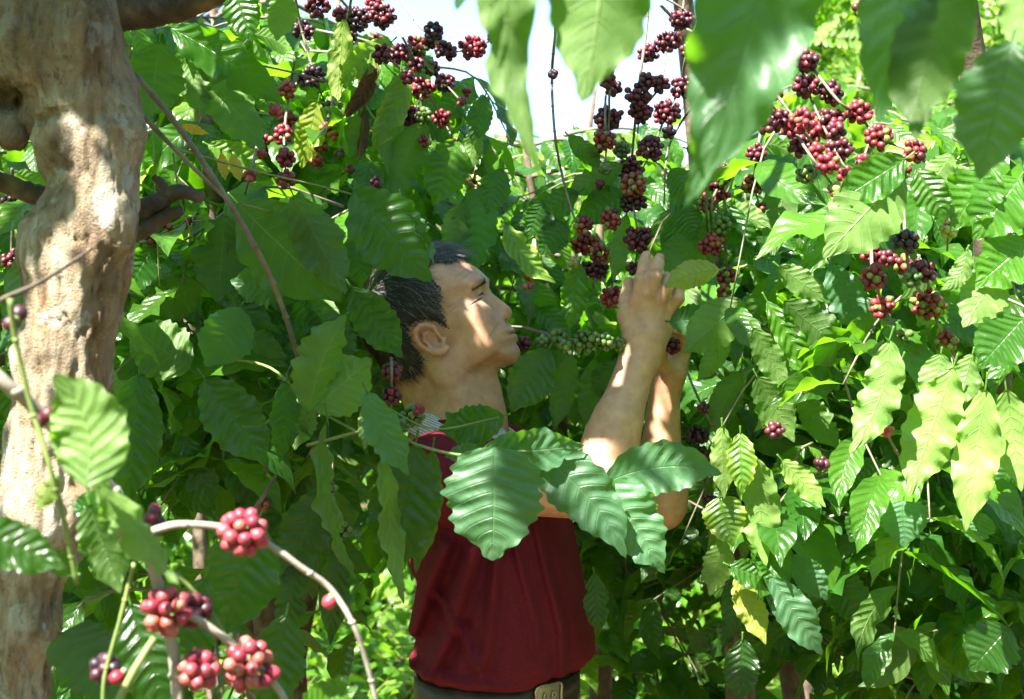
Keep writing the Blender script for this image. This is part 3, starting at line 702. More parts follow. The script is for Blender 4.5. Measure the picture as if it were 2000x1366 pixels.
# brows and lashes
for sg in (-1, 1):
    ac = Acc()
    for i in range(260):
        t = rg.random(); yy = .018 + .036 * t; zz = .0505 + .004 * math.sin(t * 3) - .003 * t + rg.normal() * .0016; xx = .1085 - .55 * max(0, yy - .012) ** 1.12 * 1.35
        base = H(xx, sg * yy, zz)
        dr = HM @ np.array([.25, sg * 1.0, .35 + .2 * rg.normal()]); dr /= np.linalg.norm(dr)
        ii = np.argmin(((bv - base) ** 2).sum(1)) if i % 1 == 0 else 0
        base = bv[ii]; nn_ = bn[ii]; pts = [base, base + dr * .004 + nn_ * .0012, base + dr * .0075 + nn_ * .0008]
        w = np.cross(dr, nn_) * .00028; vv = []
        for k, p_ in enumerate(pts): vv += [p_ + w * (1 - k * .4), p_ - w * (1 - k * .4)]
        ac.add(vv, [[0, 1, 3, 2], [2, 3, 5, 4]], grey=.15 * (rg.random() < .3))
    ac.build('eyebrow', m_hair, person)

for sg in (-1, 1):
    ac = Acc(); cr = []
    for t in np.linspace(0, 1, 9):
        yy = .020 + .029 * t; zz = .0352 + .0016 * math.sin(t * math.pi) - .004 * t * t
        d0 = np.array([.0865, sg * .0325, .0355]); q = np.array([0, (sg * yy) - d0[1], zz - d0[2]])
        xx = d0[0] + .0127 * math.sqrt(max(0.05, 1 - (q[1] / .0152) ** 2 - (q[2] / .012) ** 2)); cr.append(H(xx, sg * yy, zz))
    tube(ac, cr, [.0004, .0009, .0011, .0009, .0004], 5, 3, grey=0.0)
    cre = []
    for (qx, qy) in ((945, 571), (940, 577), (933, 583), (926, 589), (919, 594), (911, 597)):
        hx_, hz_ = h2(qx + 11, qy + 8); dd_ = (hl3[:, 0] - hx_) ** 2 + (hl3[:, 2] - hz_) ** 2 + 100 * (hl3[:, 1] * sg < .02)
        ii = np.argsort(dd_)[:6]; cre.append((bv[ii] + bn[ii] * .0004).mean(0))
    tube(ac, cre[:5], [.0004, .0008, .0008, .0006, .0003], 5, 3, grey=0.0)  # dark tube laid along the lid crease for its shade
    ac.build('lashes_and_crease_shade', m_hair, person)

# ------------------------------------------------------------------ clothes
TY = R(-20); tf = np.array([math.cos(TY), math.sin(TY)]); tl = np.array([-math.sin(TY), math.cos(TY)])
def cloth_material(name, c0, c1, stripe=False, weave=900.0):
    m, nt = nodes_of(name); b = NB(nt); pos = b.n('NewGeometry').outputs['Position']
    c = b.ramp(b.noise(pos, 14.0, 3), [(0.3, c0), (0.7, c1)])
    if stripe:
        uvn = b.n('UVMap'); sp = b.n('SeparateXYZ'); b.l(uvn.outputs[0], sp.inputs[0])
        st = b.m('GREATER_THAN', b.m('FRACT', b.m('MULTIPLY', sp.outputs[1], 13.0)), 0.62)
        c = b.mix(b.m('MULTIPLY', st, 0.8), c, (0.22, 0.12, 0.17))
    c = b.mix(1.0, c, b.ramp(b.noise(pos, weave * .6, 2), [(0.3, (0.72, 0.72, 0.72)), (0.7, (1.25, 1.25, 1.25))]), 'MULTIPLY')
    pr = b.n('BsdfPrincipled'); b.l(c, pr.inputs['Base Color']); pr.inputs['Roughness'].default_value = 0.85
    pr.inputs['Specular IOR Level'].default_value = 0.2
    w = b.n('TexVoronoi'); w.inputs['Scale'].default_value = weave; b.l(pos, w.inputs['Vector'])
    h = b.m('ADD', w.outputs['Distance'], b.m('MULTIPLY', b.noise(pos, 40.0, 3), 1.5))
    b.l(b.bump(h, 0.5, 0.0012), pr.inputs['Normal']); b.l(pr.outputs[0], b.n('OutputMaterial').inputs[0]); return m
M_red = cloth_material('red_knit', (0.105, 0.007, 0.014), (0.145, 0.010, 0.020), weave=620)
M_col = cloth_material('striped_collar', (0.55, 0.54, 0.60), (0.68, 0.66, 0.72), stripe=True)
M_trs = cloth_material('dark_trousers', (0.030, 0.024, 0.022), (0.055, 0.045, 0.040))
G = SDF((-.30, 1.93, .94), (.26, 2.50, 1.43), 0.003)
tab = np.array([  # picture y, centre x, half width seen, depth a, side b
 (838, 903, 60, .055, .075), (862, 905, 85, .075, .120), (890, 915, 115, .100, .160), (920, 930, 140, .115, .175), (960, 943, 152, .122, .178), (1015, 955, 158, .122, .172),
 (1100, 964, 163, .122, .165), (1180, 975, 166, .124, .163), (1240, 984, 170, .130, .165), (1290, 981, 175, .137, .170), (1318, 978, 177, .141, .173), (1336, 976, 172, .138, .170), (1346, 974, 160, .128, .162), (1352, 974, 150, .120, .155)])
zt = CAMZ - (tab[:, 0] - 683) / F * np.interp(tab[:, 0], [900, 1200], [2.2, 2.06]); xt = (tab[:, 1] - 1000) / F * 2.2
at = (tab[:, 2] - np.interp(tab[:, 0], [900, 1015, 1100, 1300], [0, 11, 7, 6])) / S22 / math.cos(TY) * .93; bt = tab[:, 4]
sl_, (X, Y, Z) = G.box((-.03, 2.2, 1.18), (-.03, 2.2, 1.18), 0.30)
zf = Z[0, 0]; o_ = np.argsort(zt); ip = lambda a: np.interp(zf, zt[o_], a[o_])[None, None]
u = (X - ip(xt)) * tf[0] + (Y - 2.205) * tf[1]; v = (X - ip(xt)) * tl[0] + (Y - 2.205) * tl[1]
A_, B_ = ip(at), ip(bt)
ang = np.arctan2(v / B_, u / A_)                                # 0 = chest, -pi/2 = his right side (towards us)
d = (np.sqrt((u / A_) ** 2 + (v / B_) ** 2) - 1) * np.minimum(A_, B_)
# drapes: long soft folds fanning from the armpit and gathering above the belt
zz = (Z - 1.01) / .25
f1 = lambda a0, sl1, w, amp, z0, z1: amp * np.exp(-((ang - a0 - sl1 * (Z - 1.1)) / w) ** 2) * np.clip((Z - z0) / .05, 0, 1) * np.clip((z1 - Z) / .06, 0, 1)
fold = f1(.4, 0, .1, .006, .97, 1.3)
fold += .0035 * np.sin(ang * 5 + 4 * zz) * np.clip(1 - zz, 0, 1) + .0022 * np.sin(ang * 13 - 3 * zz + 2 * np.sin(ang * 3)) * np.clip(.35 - zz, 0, 1) * 2.5
sx = (X - ip(xt)) / .14                                        # across the side we see, -1 back .. 1 chest
for (xa, za, xb, zb, w_, am) in ((.50, 1.25, .66, 1.02, .040, .008), (-.10, 1.23, -.75, 1.03, .055, .014), (.10, 1.22, -.20, 1.05, .045, .009), (-.45, 1.22, -.98, 1.08, .055, .014), (.25, 1.24, .38, 1.07, .035, .006), (-.95, 1.03, .3, 1.005, .045, .007), (-.62, 1.14, -.15, 1.02, .04, .007)):
    tx_ = np.clip(((sx - xa) * (xb - xa) + (Z - za) * 7 * (zb - za) * 7) / ((xb - xa) ** 2 + ((zb - za) * 7) ** 2), 0, 1); q_ = np.sqrt((sx - xa - tx_ * (xb - xa)) ** 2 + ((Z - za - tx_ * (zb - za)) * 7) ** 2)
    fold = fold + (am * np.exp(-(q_ / (w_ * (1 + tx_))) ** 2) - am * .6 * np.exp(-((q_ - w_ * 2.2) / (w_ * 1.3)) ** 2)) * (v < 0)
d = np.maximum(d - fold, np.maximum(zt.min() - Z, Z - 1.395))
G.put(sl_, d.astype(np.float32), 0)
for sh, el, t1, r0, r1 in ((shN, elN, .44, .064, .060), (shF, elF, .60, .064, .060)):
    e1 = sh + (el - sh) * t1; ax = (el - sh) / np.linalg.norm(el - sh)
    G2 = SDF(G.lo, G.lo + G.h * (G.n - 1), G.h); G2.cone(sh, el, r0, r0 + (r1 - r0) / t1, 0)
    gx = np.meshgrid(*[(G.lo[i] + G.h * np.arange(G.n[i])).astype(np.float32) for i in range(3)], indexing='ij', sparse=True)
    cut = (gx[0] - e1[0]) * ax[0] + (gx[1] - e1[1]) * ax[1] + (gx[2] - e1[2]) * ax[2]
    n2 = min(G.f.shape[0], G2.f.shape[0]); dd = np.maximum(G2.f[:G.n[0], :G.n[1], :G.n[2]], cut + .004 * np.sin(gx[0] * 90 + gx[1] * 70))
    G.put((slice(None),) * 3, dd.astype(np.float32), .02)
sv, sq = G.mesh(); del G, G2
sv = smooth_mesh(sv, sq, 3, .5)
build('polo_shirt', sv, sq, M_red, person)
# collar: a folded band round the neck, standing higher at the nape
ac = Acc(); na = 72; rows = 9; cc0 = W3(908, 812, 2.205); Vv = np.zeros((na, rows, 3)); UVc = np.zeros((na, rows, 2))
for i in range(na):
    a = 2 * math.pi * i / na; ca, sa = math.cos(a), math.sin(a)     # a=0 forward
    back = .5 - .5 * ca; hgt = .034 + .012 * ca * 0
    top = cc0 + np.array([tf[0] * ca * .070 + tl[0] * sa * .066, tf[1] * ca * .070 + tl[1] * sa * .066, -.020 + .050 * back - .008 * abs(sa)])
    outw = np.array([tf[0] * ca + tl[0] * sa, tf[1] * ca + tl[1] * sa, 0])
    for j in range(rows):
        t = j / (rows - 1)
        pnt = top + outw * (-.002 + .024 * t ** .9 + .003 * math.sin(t * math.pi)) + np.array([0, 0, .004 * math.sin(t * math.pi) - .042 * t]) + outw * .0015 * math.sin(a * 5 + t * 3)
        Vv[i, j] = pnt; UVc[i, j] = (i / na, t)
idx = np.arange(na * rows).reshape(na, rows); nx_ = np.roll(idx, -1, 0)
qc = np.stack([idx[:, :-1], nx_[:, :-1], nx_[:, 1:], idx[:, 1:]], -1)[2:-2].reshape(-1, 4)
ac.add(Vv.reshape(-1, 3), qc, uv=UVc.reshape(-1, 2)); co = ac.build('collar', M_col, person)
md = co.modifiers.new('thick', 'SOLIDIFY'); md.thickness = .003
# striped sleeve cuffs
for sh, el, t1 in ((shN, elN, .44), (shF, elF, .60)):
    ac = Acc(); ax = (el - sh) / np.linalg.norm(el - sh); e1 = sh + (el - sh) * t1; u1 = np.cross(ax, [0, 0, 1.]); u1 /= np.linalg.norm(u1); w1 = np.cross(ax, u1)
    na = 48; rows = 4; Vv = np.zeros((na, rows, 3)); UVc = np.zeros((na, rows, 2))
    for i in range(na):
        a = 2 * math.pi * i / na
        for j in range(rows):
            t = j / 3; Vv[i, j] = e1 + ax * (-.012 + .020 * t) + (u1 * math.cos(a) + w1 * math.sin(a)) * (.0625 - .0015 * t); UVc[i, j] = (i / na, t * .4)
    idx = np.arange(na * rows).reshape(na, rows); nx_ = np.roll(idx, -1, 0)
    ac.add(Vv.reshape(-1, 3), np.stack([idx[:, :-1], nx_[:, :-1], nx_[:, 1:], idx[:, 1:]], -1).reshape(-1, 4), uv=UVc.reshape(-1, 2))
    cf = ac.build('sleeve_cuff', M_col, person); md = cf.modifiers.new('thick', 'SOLIDIFY'); md.thickness = .003
# trousers, belt with a metal buckle, shoes (below the frame)
T = SDF((-.28, 1.96, .06), (.22, 2.46, 1.04), 0.006); hip = np.array([-.022, 2.205])
sl_, (X, Y, Z) = T.box((-.02, 2.2, .93), (-.02, 2.2, .93), .12)
T2 = SDF(T.lo, T.lo + T.h * (T.n - 1), T.h); gx = np.meshgrid(*[(T.lo[i] + T.h * np.arange(T.n[i])) for i in range(3)], indexing='ij', sparse=True)
u = (gx[0] - hip[0]) * tf[0] + (gx[1] - hip[1]) * tf[1]; v = (gx[0] - hip[0]) * tl[0] + (gx[1] - hip[1]) * tl[1]
wz = np.interp(gx[2], [.70, .85, 1.0], [1.06, 1.08, 1.0]); dd = (np.sqrt((u / (.118 * wz)) ** 2 + (v / (.148 * wz)) ** 2) - 1) * .118
dd = np.maximum(dd, np.maximum(gx[2] - 1.010, .80 - gx[2])); T.put((slice(None),) * 3, dd.astype(np.float32), 0)
feet = []
for sg in (-1, 1):
    h0 = np.array([hip[0] + tl[0] * sg * .075, hip[1] + tl[1] * sg * .075, .84]); k0 = h0 + [.01, 0, -.36]; f0 = k0 + [-.01, sg * .02, -.38]
    k0[:2] += tl * sg * .015; T.cone(h0, k0, .088, .066, .04); T.cone(k0, f0, .066, .055, .02); feet.append(f0)
tv, tq = T.mesh(); tv = smooth_mesh(tv, tq, 3, .5); build('trousers', tv, tq, M_trs, person)
def ring(name, z0, z1, a, b2, mat, th_=.004, uvs=1):
    ac = Acc(); na = 96; V2 = []; U2 = []
    for i in range(na):
        an = 2 * math.pi * i / na; ca, sa = math.cos(an), math.sin(an)
        for z_, r_ in ((z0, 1), (z0, 1 + th_ / a), (z1, 1 + th_ / a), (z1, 1)):
            V2.append([hip[0] + tf[0] * ca * a * r_ + tl[0] * sa * b2 * r_, hip[1] + tf[1] * ca * a * r_ + tl[1] * sa * b2 * r_, z_])
    idx = np.arange(na * 4).reshape(na, 4); nx_ = np.roll(idx, -1, 0); qs = []
    for k in range(3): qs.append(np.stack([idx[:, k], nx_[:, k], nx_[:, k + 1], idx[:, k + 1]], -1))
    ac.add(V2, np.vstack(qs)); return ac.build(name, mat, person)
M_belt = simple('belt_leather', [(0.3, (0.020, 0.013, 0.010)), (0.7, (0.045, 0.030, 0.022))], 60, .4, .0006, 300)
belt = ring('belt',   .968, 1.005, .1205, .1505, M_belt)
M_metal, nt = nodes_of('buckle_metal'); b_ = NB(nt); pr = b_.n('BsdfPrincipled'); pr.inputs['Metallic'].default_value = 1; pr.inputs['Base Color'].default_value = (.42, .40, .30, 1); pr.inputs['Roughness'].default_value = .35
b_.l(b_.bump(b_.noise(b_.n('NewGeometry').outputs['Position'], 260., 3), .6, .001), pr.inputs['Normal']); b_.l(pr.outputs[0], b_.n('OutputMaterial').inputs[0])
ac = Acc(); ctr = np.array([hip[0], hip[1], .9635]) ; fa = R(-38)
def bk(a, z_, o):                                               # on the belt's front, angle a in torso axes
    return np.array([hip[0] + tf[0] * math.cos(a) * (.1255 + o) + tl[0] * math.sin(a) * (.1555 + o), hip[1] + tf[1] * math.cos(a) * (.1255 + o) + tl[1] * math.sin(a) * (.1555 + o), z_])
a0_, a1_ = R(-40), R(-20)
ring_pts = [bk(a0_, 0.969, .003), bk((a0_ + a1_) / 2, 0.967, .003), bk(a1_, 0.969, .003), bk(a1_, 0.987, .003), bk(a1_, 1.005, .003), bk((a0_ + a1_) / 2, 1.007, .003), bk(a0_, 1.005, .003), bk(a0_, 0.987, .003), bk(a0_, 0.969, .003)]
tube(ac, ring_pts, .0022, 6, 3)
for k in range(2):                                              # engraved scroll
    c_ = a0_ + (a1_ - a0_) * (.35 + .32 * k); sp_ = [bk(c_ + .035 * (1 - t) * math.cos(9 * t), 0.987 + .010 * (1 - t) * math.sin(9 * t) , .003) for t in np.linspace(0, .9, 12)]
    tube(ac, sp_, .0010, 5, 2)
pl = [[bk(a0_ + (a1_ - a0_) * i / 5, z_, .001) for z_ in (0.970, 1.004)] for i in range(6)]
vv = np.array(pl).reshape(-1, 3); ac.add(vv, [[2 * i, 2 * i + 2, 2 * i + 3, 2 * i + 1] for i in range(5)])
bo = ac.build('buckle', M_metal, belt if False else person)
bo.parent = belt; bo.matrix_parent_inverse = Matrix.Identity(4)
for f0 in feet:
    ac = Acc(); Sv, Sq = cube_sphere(6); w = Sv * [.135, .048, .05]; w[:, 2] = np.maximum(w[:, 2], -.035) * np.where(w[:, 0] > .02, .75, 1.25)
    w = w + [.05, 0, 0]; rot = np.array([[tf[0], tl[0], 0], [tf[1], tl[1], 0], [0, 0, 1]])
    ac.add(w @ rot.T + [f0[0], f0[1], .040], Sq); ac.build('shoe', M_belt, person)
# ------------------------------------------------------------------ value noise for shaping surfaces
def vnoise(p, seed=0):
    p = np.asarray(p, float); i = np.floor(p).astype(np.int64); f = p - i; f = f * f * (3 - 2 * f); out = 0
    for dx in (0, 1):
        for dy in (0, 1):
            for dz in (0, 1):
                h = ((i[:, 0] + dx) * 374761393 + (i[:, 1] + dy) * 668265263 + (i[:, 2] + dz) * 2147483647 + seed * 144665) & 0xffffffff
                h = ((h ^ (h >> 13)) * 1274126177) & 0xffffffff; h = (h ^ (h >> 16)) & 0xffff
                w = (f[:, 0] if dx else 1 - f[:, 0]) * (f[:, 1] if dy else 1 - f[:, 1]) * (f[:, 2] if dz else 1 - f[:, 2])
                out = out + w * (h / 32767.5 - 1)
    return out
def fbm(p, o=3, seed=0): return sum(vnoise(np.asarray(p) * 2 ** k, seed + k) * .5 ** k for k in range(o))

# ------------------------------------------------------------------ ground
def ground():
    n = 90; t = np.linspace(-1, 1, n + 1); w = np.sign(t) * (np.abs(t) ** 2.2) * 150
    X, Y = np.meshgrid(w, w + 4, indexing='ij'); p = np.stack([X, Y, np.zeros_like(X)], -1).reshape(-1, 3)
    far = np.clip((np.hypot(p[:, 0], p[:, 1]) - 14) / 60, 0, 1)
    p[:, 2] = fbm(p * [.5, .5, 0] + 7, 3) * .10 + far * (4 + 5 * fbm(p * [.02, .02, 0] + 3, 3)) - .05
    m, nt = nodes_of('ground'); b = NB(nt); pos = b.n('NewGeometry').outputs['Position']
    c = b.ramp(b.noise(pos, 2.5, 5), [(.3, (.10, .065, .035)), (.5, (.17, .11, .065)), (.7, (.07, .10, .03))])
    c2 = b.ramp(b.noise(pos, 40., 4), [(.35, (.5, .5, .5)), (.7, (1.5, 1.4, 1.3))]); c = b.mix(1.0, c, c2, 'MULTIPLY')
    pr = b.n('BsdfPrincipled'); b.l(c, pr.inputs['Base Color']); pr.inputs['Roughness'].default_value = .95
    b.l(b.bump(b.noise(pos, 30., 5), .8, .03), pr.inputs['Normal']); b.l(pr.outputs[0], b.n('OutputMaterial').inputs[0])
    o = build('ground', p, grid_quads(n, n), m); o['kind'] = 'structure'
ground()
rng = np.random.default_rng(11)
ac = Acc(); n = 5000; r = 2 + 12 * rng.random(n) ** .8; a = rng.normal(size=n) * .5
pos = np.stack([r * np.sin(a), r * np.cos(a), np.full(n, .06)], 1); pos[:, 2] = fbm(pos * [.5, .5, 0] + 7, 3) * .10 - .03 + .04 * rng.random(n)
dr = rng.normal(size=(n, 3)) * [1, 1, .25]; nm = rng.normal(size=(n, 3)) * .3 + [0, 0, 1]
scatter_leaves(ac, pos, dr, nm, .10 + .08 * rng.random(n), rng.random(n), .8 + .4 * rng.random(n), T_LOW, rng)
o = ac.build('leaf_litter', M_dead); o['kind'] = 'stuff'; o['label'] = 'dry brown fallen leaves covering the plantation ground'; o['category'] = 'leaf litter'

def in_gap(p, mx=0.0):
    """the open sky above the picker: directions the crowns leave free"""
    d = p - np.array([0, 0, CAMZ]); px = 1000 + F * p[:, 0] / np.maximum(d[:, 1], .1); py = 683 - F * d[:, 2] / np.maximum(d[:, 1], .1)
    top = np.interp(px, [230, 300, 340, 405, 470, 530, 570, 640, 700, 760, 840, 900, 960, 1060, 1120, 1180, 1250, 1330, 1390, 1440, 1520], [-400, 10, 95, 110, 60, -70, 10, 80, 60, 100, 120, 200, 232, 240, 222, 215, 235, 262, 225, 60, -300])
    return (py < top + mx * 200 + 14 * np.sin(px * .11) + 9 * np.sin(px * .037 + 1))

# ------------------------------------------------------------------ background coffee trees
def coffee_tree(x, y, h, rad, nlat, label, seed, T=T_MID, zlow=.3, L=.16, hue=.15, group='coffee trees in the rows behind', mat=None, cherries=3, gap=True, az=None, step=.055):
    g = np.random.default_rng(seed); t = thing('coffee_tree', label, 'coffee tree', (x, y, 0), group)
    ac = Acc(); stems = []
    for k in range(g.integers(2, 4)):
        a = g.random() * 6.28; lean = .10 + .18 * g.random()
        p = [np.array([x, y, -.05]) + np.array([math.cos(a), math.sin(a), 0]) * (.03 + lean * (s_ ** 1.4) * h * .6) + [0.03 * g.normal(), .03 * g.normal(), s_ * h] for s_ in (0, .25, .5, .75, 1)]
        tube(ac, p, [.034, .028, .022, .014, .006], 8, 4, .05, rng=g); stems.append(catmull(p, 8))
    ac.build('trunk', M_bark, t)
    al = Acc(); bp, bd, bn_, bl = [], [], [], []; ch = Acc(); cand = []
    for k in range(nlat):
        st = stems[g.integers(len(stems))]; f = zlow + (1 - zlow) * g.random() ** .85; q = st[int(f * (len(st) - 1))]
        a = g.random() * 6.28; R_ = rad * (.55 + .6 * g.random()) * (1.05 - .45 * f) * 1.25; dirh = np.array([math.cos(a), math.sin(a), 0])
        pts = [q + dirh * R_ * s_ + np.array([0, 0, R_ * (.45 * s_ - (.75 + .3 * math.sin(k)) * s_ ** 2)]) for s_ in (0, .33, .66, 1)]
        c = catmull(pts, 12); seglen = np.linalg.norm(np.diff(c, axis=0), axis=1); cum = np.concatenate([[0], np.cumsum(seglen)])
        if gap and in_gap(c[-1:], 0)[0]: continue
        tube(al, pts, [.006, .0045, .003, .0015], 5, 3, rng=g)
        side = np.cross(dirh, [0, 0, 1.])
        for s_ in np.arange(.15 * cum[-1], cum[-1] + .01, step * (1 + .5 * g.random())):
            p = np.array([np.interp(s_, cum, c[:, i]) for i in range(3)])
            for sg in (-1, 1):
                if g.random() < .12: continue
                d = side * sg * (.8 + .3 * g.random()) + dirh * (.35 + .4 * g.random()) + np.array([0, 0, -.2 - 1.5 * g.random()]) + g.normal(size=3) * .28
                nm = np.array([0, -.15, .75]) + side * sg * .5 + dirh * .5 + g.normal(size=3) * .5
                bp.append(p + side * sg * .01); bd.append(d); bn_.append(nm); bl.append(L * (.65 + .5 * g.random()))
            if g.random() < .10 * cherries / 3: cand.append(p)
    al.build('branches', M_twig, t)
    bp = np.array(bp); bd = np.array(bd); bn_ = np.array(bn_); bl = np.array(bl)
    tipp = bp + bd / np.linalg.norm(bd, axis=1)[:, None] * bl[:, None]
    k = ~(in_gap(bp) | in_gap(tipp)) if gap else np.ones(len(bp), bool)
    n = k.sum(); cl = Acc(); hu_ = np.clip(hue + g.normal(size=n) * .12 + .10 * (g.random(n) < .12) * 4 * g.random(n), 0, 1)
    scatter_leaves(cl, bp[k], bd[k], bn_[k], bl[k], hu_, .75 + .5 * g.random(n), T, g)
    cl.build('crown', mat or M_leaf, t)
    if cherries:
        for p in cand[:14]:
            if in_gap(p[None])[0]: continue
            ch = Acc(); cluster(ch, p, .016 + .008 * g.random(), 'dmgrdg'[g.integers(6)], g, lo=True, dens=.7, br=.0056); ch.build('cherry_cluster', M_cherry, t)
    return t
rows = [  # x, y, h, radius, laterals, seed, template, zlow, label
 (-1.15, 3.15, 2.75, .62, 56, 21, T_ROW, .60, 'leafy coffee tree just behind the pale trunk'),
 (-.52, 3.3, 2.35, .60, 52, 22, T_ROW, .62, 'tall coffee tree directly behind the picker\'s back'),
 (.15, 3.2, 2.05, .60, 70, 23, T_ROW, .5, 'coffee tree under the open sky, between the picker\'s face and hands'),
 (.72, 3.05, 2.15, .58, 66, 24, T_ROW, .5, 'dark coffee tree standing behind the raised hands'),
 (1.25, 3.5, 2.3, .62, 50, 25, T_ROW, .45, 'coffee tree behind the pale sunlit leaves at the right edge'),
 (-1.9, 4.6, 3.1, .85, 44, 31, T_MID, 0.5, 'second-row coffee tree seen left of the pale trunk'),
 (-.95, 4.9, 2.9, .85, 40, 32, T_MID, 0.55, 'second-row coffee tree in the gap right of the pale trunk'),
 (.05, 4.7, 2.35, .80, 44, 33, T_MID, 0.5, 'second-row coffee tree hidden mostly by the picker'),
 (.95, 4.8, 2.45, .80, 44, 34, T_MID, 0.5, 'second-row coffee tree right of the picker\'s elbow'),
 (1.9, 4.9, 2.6, .80, 44, 35, T_MID, 0.5, 'second-row coffee tree at the right edge of the view'),
]
for (x, y, h, r_, nl, sd_, T_, zl, lab) in rows:
    coffee_tree(x, y, h, r_, nl, lab, sd_, T_, zl, L=.118 if y < 4 else .12, hue=.15 if y < 4 else .25, step=.042)
# farther rows: copies of three bushes, each its own tree
far0 = []
for k, (sd_, h) in enumerate(((41, 2.4), (42, 2.2), (43, 2.6))):
    x = (-2.2, .1, 2.4)[k]
    far0.append(coffee_tree(x, 7.2, h, 1.0, 95, ('third-row coffee tree seen low beside the left of the red shirt', 'third-row coffee tree straight behind the picker', 'third-row coffee tree at the lower right')[k], sd_, T_LOW, .08, L=.15, hue=.32, mat=M_far, gap=False, step=.05, group='sunlit coffee trees far behind'))
ks = 0
names = ['far left', 'left', 'centre left', 'centre', 'centre right', 'right', 'far right']
for ry, ordn in ((7.4, 'third'), (9.6, 'fourth'), (12.2, 'fifth')):
    for i in range(7):
        x = (i - 3) * (1.15 if ry < 8 else 1.4 if ry < 10 else 1.8) + rng.normal() * .15
        if ry < 8 and i % 2 == 1: pass
        src = far0[ks % 3]; ks += 1; c = src.copy(); sc.collection.objects.link(c)
        c.location = (x, ry + rng.normal() * .2, 0); c.rotation_euler = (0, 0, rng.random() * 6.28); s_ = .85 + .2 * rng.random()
        if abs(i - 3) <= 1: s_ *= (.95 if ry < 8 else .92)
        c.scale = (s_, s_, s_ * (1.0 if ry < 11 else 1.15)); c['label'] = 'sunlit coffee tree in the %s row back, %s of that row' % (ordn, names[i])
        for ch_ in src.children:
            d = ch_.copy(); sc.collection.objects.link(d); d.parent = c; d.matrix_parent_inverse = Matrix.Translation(-Vector(src.location))
# light, feathery shade trees at the upper right and left
M_fea = leaf_material('feathery_leaf', fine=False)
def feathery(x, y, h, rr, nn, label, seed, zc):
    g = np.random.default_rng(seed); t = thing('shade_tree', label, 'tree', (x, y, 0)); ac = Acc()
    base = np.array([x, y, -.1]); top = np.array([x + .2, y, zc])
    tube(ac, [base, base * .5 + top * .5 + [.12, 0, 0], top], [.11, .08, .05], 9, 6, .05, rng=g); tr = ac.build('trunk', M_bark, t)
    al = Acc(); P_, D_, N_ = [], [], []
    for k in range(34):
        d = g.normal(size=3) * [1, 1, .7] + [0, 0, .25]; d /= np.linalg.norm(d); e = top + d * rr * (.6 + .5 * g.random())
        st = top + (base - top) * .25 * g.random(); md = (st + e) / 2 + [0, 0, .15]; c = tube(al, [st, md, e], [.02, .012, .004], 5, 6, rng=g)
        for q in range(nn // 34):
            f = c[int((.3 + .7 * g.random()) * (len(c) - 1))] + g.normal(size=3) * .16
            fd = g.normal(size=3) + [0, 0, -.4]; fd /= np.linalg.norm(fd); sd2 = np.cross(fd, g.normal(size=3)); sd2 /= np.linalg.norm(sd2)
            for w in range(7):                                   # a pinnate spray
                for sg in (-1, 1):
                    P_.append(f + fd * .035 * w); D_.append(sd2 * sg + fd * .5); N_.append(np.cross(fd, sd2) + g.normal(size=3) * .2)
    al.build('limbs', M_bark, t)
    P_ = np.array(P_); k = ~in_gap(P_); n = k.sum(); cl = Acc()
    scatter_leaves(cl, P_[k], np.array(D_)[k], np.array(N_)[k], .05 + .03 * g.random(n), np.clip(.42 + .1 * g.normal(size=n), 0, 1), 1.0 + .4 * g.random(n), T_LOW, g)
    cl.build('crown', M_fea, t)
feathery(3.1, 9.0, 4.2, 1.7, 2300, 'tall feathery tree with tiny bright leaves at the upper right', 61, 3.6)
feathery(1.95, 8.2, 3.6, .8, 900, 'small feathery tree left of the taller feathery one', 62, 3.35)
feathery(-2.3, 8.5, 4.2, 1.5, 1500, 'feathery tree glimpsed above the coffee bushes at the upper left', 63, 3.7)

# ------------------------------------------------------------------ the pale shade tree at the left
TYY = 1.5
shade = thing('shade_tree', 'thick pale knobbly tree trunk with brown stains at the left edge', 'tree', tuple(P(60, 683, TYY))[:2] + (0,))
def Tp(px, py, dy=0.0): return np.array(P(px, py, TYY + dy))
kpx = TYY / F
B = SDF((-.66, 1.32, 1.08), (-.20, 1.72, 2.02), .0030)
ch = [(80, -260, 128), (84, -100, 130), (96, 20, 124), (122, 115, 122), (172, 205, 102), (181, 290, 99), (188, 385, 82), (166, 450, 98), (150, 520, 102), (144, 600, 92), (130, 690, 87), (122, 770, 92), (95, 860, 86), (84, 940, 88), (88, 1010, 90), (52, 1100, 76), (48, 1220, 72), (32, 1366, 68), (28, 1500, 70), (20, 1700, 80)]
for a, b_ in zip(ch, ch[1:]): B.cone(Tp(a[0], a[1]), Tp(b_[0], b_[1]), a[2] * kpx * .95, b_[2] * kpx * .95, .015)
B.cone(Tp(110, 150, .02), Tp(-200, 235, .02), 80 * kpx, 62 * kpx, .03)
B.cone(Tp(-10, 215, .01), Tp(20, 268, .0), 40 * kpx, 26 * kpx, .02)
B.cone(Tp(20, 20, .05), Tp(-160, -60, .1), 90 * kpx, 80 * kpx, .03)
for (px, py, r_, dy) in ((110, 258, 42, -.035), (80, 480, 44, -.01), (255, 260, 36, -.02), (232, 430, 42, -.03), (150, 60, 60, -.04), (60, 90, 60, -.04), (165, 985, 36, -.01), (120, 1060, 40, .01), (190, 340, 60, -.02), (60, 700, 40, -.02)):
    B.ell(Tp(px, py, dy), np.array([r_, r_, r_ * 1.3]) * kpx, None, .02)
B.ell(Tp(128, 322, -.062), np.array([11, 30, 8]) * kpx, None, .006, 's')
for q_ in range(7): B.ell(Tp(70 + q_ * 28, 236 - 12 * math.sin(q_ * .9) - q_ * 5, -.075 + .010 * abs(q_ - 3)), np.array([20, 22, 6]) * kpx, None, .010, 's')
B.ell(Tp(18, 190, -.01), np.array([36, 60, 26]) * kpx, None, .02, 's')
